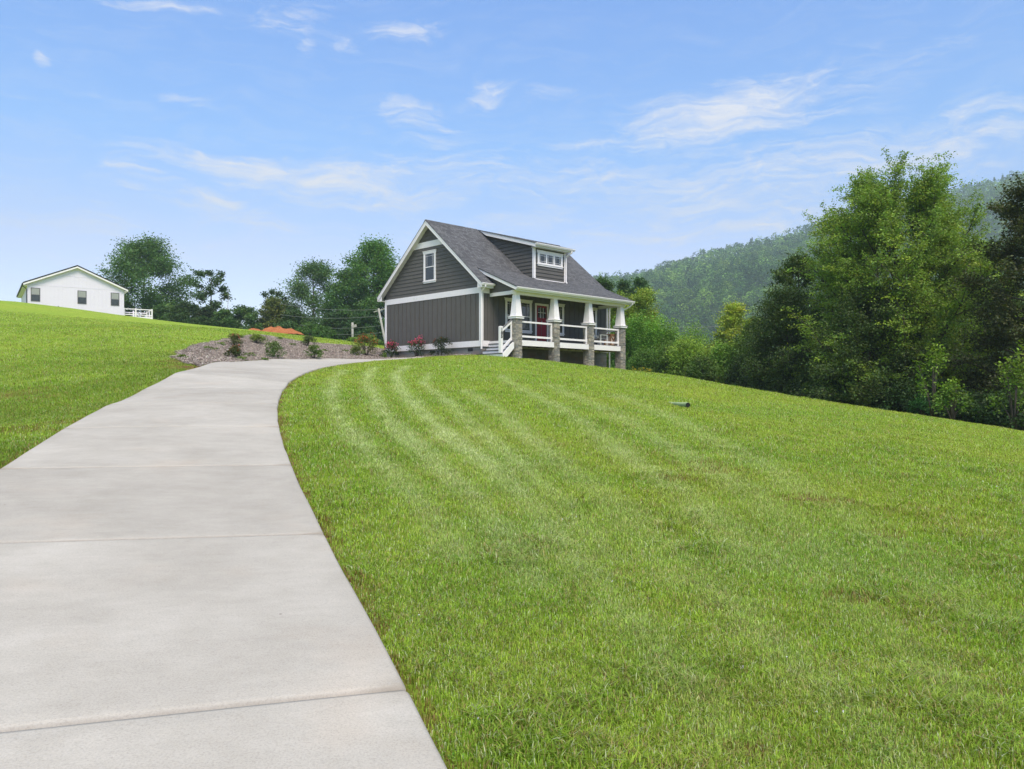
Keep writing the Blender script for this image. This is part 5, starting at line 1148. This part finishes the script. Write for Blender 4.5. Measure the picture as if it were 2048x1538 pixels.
def forest():
    r = np.random.default_rng(401); P_ = []
    y = 175.0
    while y < 1010:
        sp = 9.2 if y > 330 else 8.0; w0 = .04 if y > 260 else .12; xs = np.arange(w0 * y - 30, .80 * y + 40, sp); P_.append(np.c_[xs + r.uniform(-.5, .5, len(xs)) * sp, np.full(len(xs), y) + r.uniform(-.5, .5, len(xs)) * sp]); y += sp
    P_ = np.vstack(P_); P_ = P_[r.random(len(P_)) < .93]; x, y = P_[:, 0], P_[:, 1]
    z = np.where(y > 250, np.maximum(hill_z(x, y), ground(x, y)), ground(x, y)); dist = np.hypot(x, y)
    V = []; C = []; pal = np.array([(.075, .15, .035), (.11, .21, .045), (.14, .25, .05), (.05, .105, .03), (.18, .28, .055), (.04, .09, .03)])
    order = np.argsort(dist); tot = 0
    for i in order:
        d = dist[i]; n = int(np.clip(170 * (500 / d) ** 1.1, 70, 420)); s = np.clip(1.35 * (d / 600) ** .75, .45, 2.0)
        Rr = r.uniform(3.8, 8.0); Hh = r.uniform(7, 14); con = r.random() < .1
        a = r.random(n) * 6.283; t = r.random(n) ** .7; q = (np.sqrt(np.clip(1 - (t * .98) ** 2.4, 0, 1)) if not con else (1 - t) * .8) * (1 + .22 * np.sin(3 * a + i) + .12 * np.sin(7 * a + 2 * i)) * r.uniform(.72, 1.05, n)
        pts = np.c_[x[i] + Rr * q * np.cos(a), y[i] + Rr * q * np.sin(a), z[i] + 2 + Hh * t * r.uniform(.85, 1.05, n)]
        V.append(leaf_arrays(pts, s * r.uniform(.7, 1.4, n), s * .75, r, .7)); base = pal[r.integers(0, 6)] * r.uniform(.7, 1.7)
        C.append(np.repeat(base[None] * r.uniform(.75, 1.25, (n, 1)), 4, 0)); tot += n
    print('hill leaves', tot, 'crowns', len(x)); V = np.vstack(V); C = np.vstack(C)
    return np_mesh('hill_forest', V, np.arange(len(V)), np.full(len(V) // 4, 4), M['leaf_far'], np.clip(C, 0, 1))
tag(link('hill_forest', forest()), 'dense broadleaf forest covering the distant ridge', 'forest', kind='stuff')
# ------------------------------------------------------------------ light settings
SKY_STR = .15; SKY_DUST = .3; SKY_OZ = 4.0; CLOUD_C = (.56, .555, .575); CLOUD_A = .92
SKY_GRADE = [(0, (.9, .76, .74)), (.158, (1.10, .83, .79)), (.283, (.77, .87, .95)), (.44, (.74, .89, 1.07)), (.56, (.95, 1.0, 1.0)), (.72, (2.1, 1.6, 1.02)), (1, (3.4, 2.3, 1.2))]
SUN_E = 2.5; SUN_ANG = 24.0; HAZE = .00046; HAZE_C = (.77, .94, 1.0, 1); EXPO = .8
# ------------------------------------------------------------------ sky, sun, air, camera
SUN_EL = 55.0; sx, sy = .30, -.95
w = bpy.data.worlds.new('World'); SC.world = w; w.use_nodes = True; nt = NT(w.node_tree); bg = nt.n['Background']
sky = nt.node('ShaderNodeTexSky', sky_type='NISHITA'); sky.sun_disc = False; sky.sun_elevation = R(SUN_EL); sky.sun_rotation = math.atan2(sx, sy)
sky.air_density = 1.0; sky.dust_density = SKY_DUST; sky.ozone_density = SKY_OZ; sky.altitude = 300
tc = nt.node('ShaderNodeTexCoord').outputs['Generated']; s3 = nt.node('ShaderNodeSeparateXYZ'); nt.put(s3.inputs[0], tc)
az = nt.math('ARCTAN2', s3.outputs[0], s3.outputs[1]); el = nt.math('ARCSINE', s3.outputs[2])
cv_ = nt.node('ShaderNodeCombineXYZ'); nt.put(cv_.inputs[0], az); nt.put(cv_.inputs[1], el); ae = cv_.outputs[0]
wn = nt.node('ShaderNodeTexNoise'); nt.put(wn.inputs['Vector'], ae); wn.inputs['Scale'].default_value = 9; wn.inputs['Detail'].default_value = 4
off = nt.node('ShaderNodeVectorMath', operation='SUBTRACT'); nt.l.new(wn.outputs['Color'], off.inputs[0]); off.inputs[1].default_value = (.5, .5, .5)
osc = nt.node('ShaderNodeVectorMath', operation='MULTIPLY'); nt.l.new(off.outputs[0], osc.inputs[0]); osc.inputs[1].default_value = (.14, .05, 0)
wa = nt.node('ShaderNodeVectorMath', operation='ADD'); nt.l.new(ae, wa.inputs[0]); nt.l.new(osc.outputs[0], wa.inputs[1]); aew = wa.outputs[0]
CL = [(1440, 228, 170, 46, 10, .95), (1530, 195, 230, 26, 12, .45), (1480, 258, 190, 20, 3, .7), (1200, 278, 130, 12, 8, .55), (1420, 285, 130, 16, 6, .4), (1640, 265, 60, 22, 5, .35), (1760, 150, 300, 26, 16, .28), (560, 343, 250, 17, -4, .95), (700, 362, 230, 40, -3, .8), (860, 350, 180, 40, 2, .55), (425, 388, 90, 13, -10, .85), (480, 430, 150, 20, -6, .55), (780, 390, 170, 40, -4, .42),
      (830, 222, 48, 22, -6, .75), (890, 246, 50, 6, -8, .6), (960, 183, 50, 17, 8, .62), (835, 55, 70, 16, 4, .68), (580, 38, 80, 22, 12, .5), (720, 82, 60, 12, 8, .4), (605, 92, 24, 10, 5, .5), (92, 112, 17, 10, 0, .6), (320, 2, 90, 8, 0, .6), (60, 435, 150, 20, -4, .62), (200, 470, 160, 14, -8, .35),
      (210, 415, 34, 10, 0, .4), (1235, 358, 130, 26, 6, .6), (1090, 190, 60, 14, 8, .3), (1560, 335, 460, 36, 7, .6), (1850, 305, 330, 30, 8, .65), (1880, 345, 220, 8, 6, .4), (1480, 455, 240, 22, 4, .6), (1500, 400, 420, 50, 5, .45), (860, 280, 90, 12, -3, .45), (360, 205, 60, 12, -14, .35), (270, 335, 50, 12, -5, .45), (330, 283, 70, 8, 0, .25), (40, 186, 60, 5, -8, .3), (220, 185, 50, 8, -5, .25), (280, 374, 26, 8, 0, .4), (120, 515, 240, 14, -3, .32), (1100, 350, 300, 45, 3, .42), (1150, 445, 480, 60, 3, .30), (520, 470, 240, 26, -3, .25)]
tot = None
n1 = nt.noise(nt.mapping(aew, rot=(0, 0, R(-8)), sc=(7, 42, 1)), 1.6, 8, .66, .9); n2 = nt.noise(nt.mapping(aew, sc=(24, 75, 1)), 1.4, 6, .7, .8)
for px, py, hw, hh, rot, amp in CL:
    a_ = math.atan((px - CX) / F); e_ = math.atan((HY - py) / math.hypot(F, px - CX)); k = math.cos(a_)
    mp = nt.mapping(aew, loc=(a_, e_, 0), rot=(0, 0, R(rot)), sc=(hw / F * 1.9 * k, hh / F * 2.1 * k, 1), kind='TEXTURE')
    ln = nt.node('ShaderNodeVectorMath', operation='LENGTH'); nt.l.new(mp, ln.inputs[0])
    v = nt.mapr(ln.outputs['Value'], 0, 1, amp, 0); tot = v if tot is None else nt.math('MAXIMUM', tot, v)
nz = nt.math('ADD', nt.math('MULTIPLY', n1, .62), nt.math('MULTIPLY', n2, .38))
wisp = nt.math('ADD', nt.math('MULTIPLY', tot, 1.05), nt.math('MULTIPLY', nt.math('SUBTRACT', nz, .51), 2.9))
dens = nt.math('MULTIPLY', nt.mapr(wisp, .0, 1.4, 0, 1), nt.mapr(tot, 0, .35, 0, 1))
thin = nt.math('MULTIPLY', nt.mapr(n1, .42, .8, 0, .32), nt.mapr(el, .05, .5, 1, .25, 'LINEAR'))
dens = nt.math('ADD', dens, thin, clamp=True)
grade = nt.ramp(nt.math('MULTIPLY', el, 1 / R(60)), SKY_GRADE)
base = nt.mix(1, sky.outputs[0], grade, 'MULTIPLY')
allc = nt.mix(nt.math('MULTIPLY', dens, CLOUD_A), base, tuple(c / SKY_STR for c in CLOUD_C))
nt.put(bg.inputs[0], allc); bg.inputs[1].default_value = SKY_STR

sl = bpy.data.lights.new('sun', 'SUN'); sl.energy = SUN_E; sl.angle = R(SUN_ANG); sl.color = (1, .90, .77)
so = bpy.data.objects.new('sun', sl); COL.objects.link(so)
from mathutils import Vector
c = math.cos(R(SUN_EL)) / math.hypot(sx, sy); so.rotation_euler = Vector((sx * c, sy * c, math.sin(R(SUN_EL)))).to_track_quat('Z', 'Y').to_euler(); so.location = (40, -30, 60)

if HAZE:
    m = bpy.data.materials.new('haze_air'); m.use_nodes = True; t = m.node_tree; t.nodes.remove(t.nodes['Principled BSDF'])
    pv = t.nodes.new('ShaderNodeVolumePrincipled'); pv.inputs['Color'].default_value = HAZE_C; pv.inputs['Density'].default_value = HAZE; pv.inputs['Anisotropy'].default_value = .2
    t.links.new(pv.outputs[0], t.nodes['Material Output'].inputs['Volume'])
    b = MB(); b.box(-1240, 1240, -1240, 1240, -30, 292); h = b.build('haze', m); tag(h, 'thin bluish summer haze in the air', 'haze', kind='stuff')

cam = bpy.data.cameras.new('camera'); cam.sensor_width = 36; cam.lens = F / 2048 * 36; cam.shift_y = (HY - 769) / 2048; cam.clip_end = 8000; cam.clip_start = .05
co = bpy.data.objects.new('camera', cam); COL.objects.link(co); co.location = (0, 0, 0); co.rotation_euler = (R(90), 0, 0); SC.camera = co
SC.view_settings.view_transform = 'Standard'; SC.view_settings.look = 'None'; SC.view_settings.exposure = EXPO; SC.view_settings.gamma = 1
cy = SC.cycles; cy.use_denoising = True; cy.max_bounces = 6; cy.diffuse_bounces = 3; cy.glossy_bounces = 2; cy.transmission_bounces = 3; cy.volume_bounces = 0; cy.transparent_max_bounces = 4
cy.sample_clamp_indirect = 6; cy.use_adaptive_sampling = True; cy.adaptive_threshold = .012
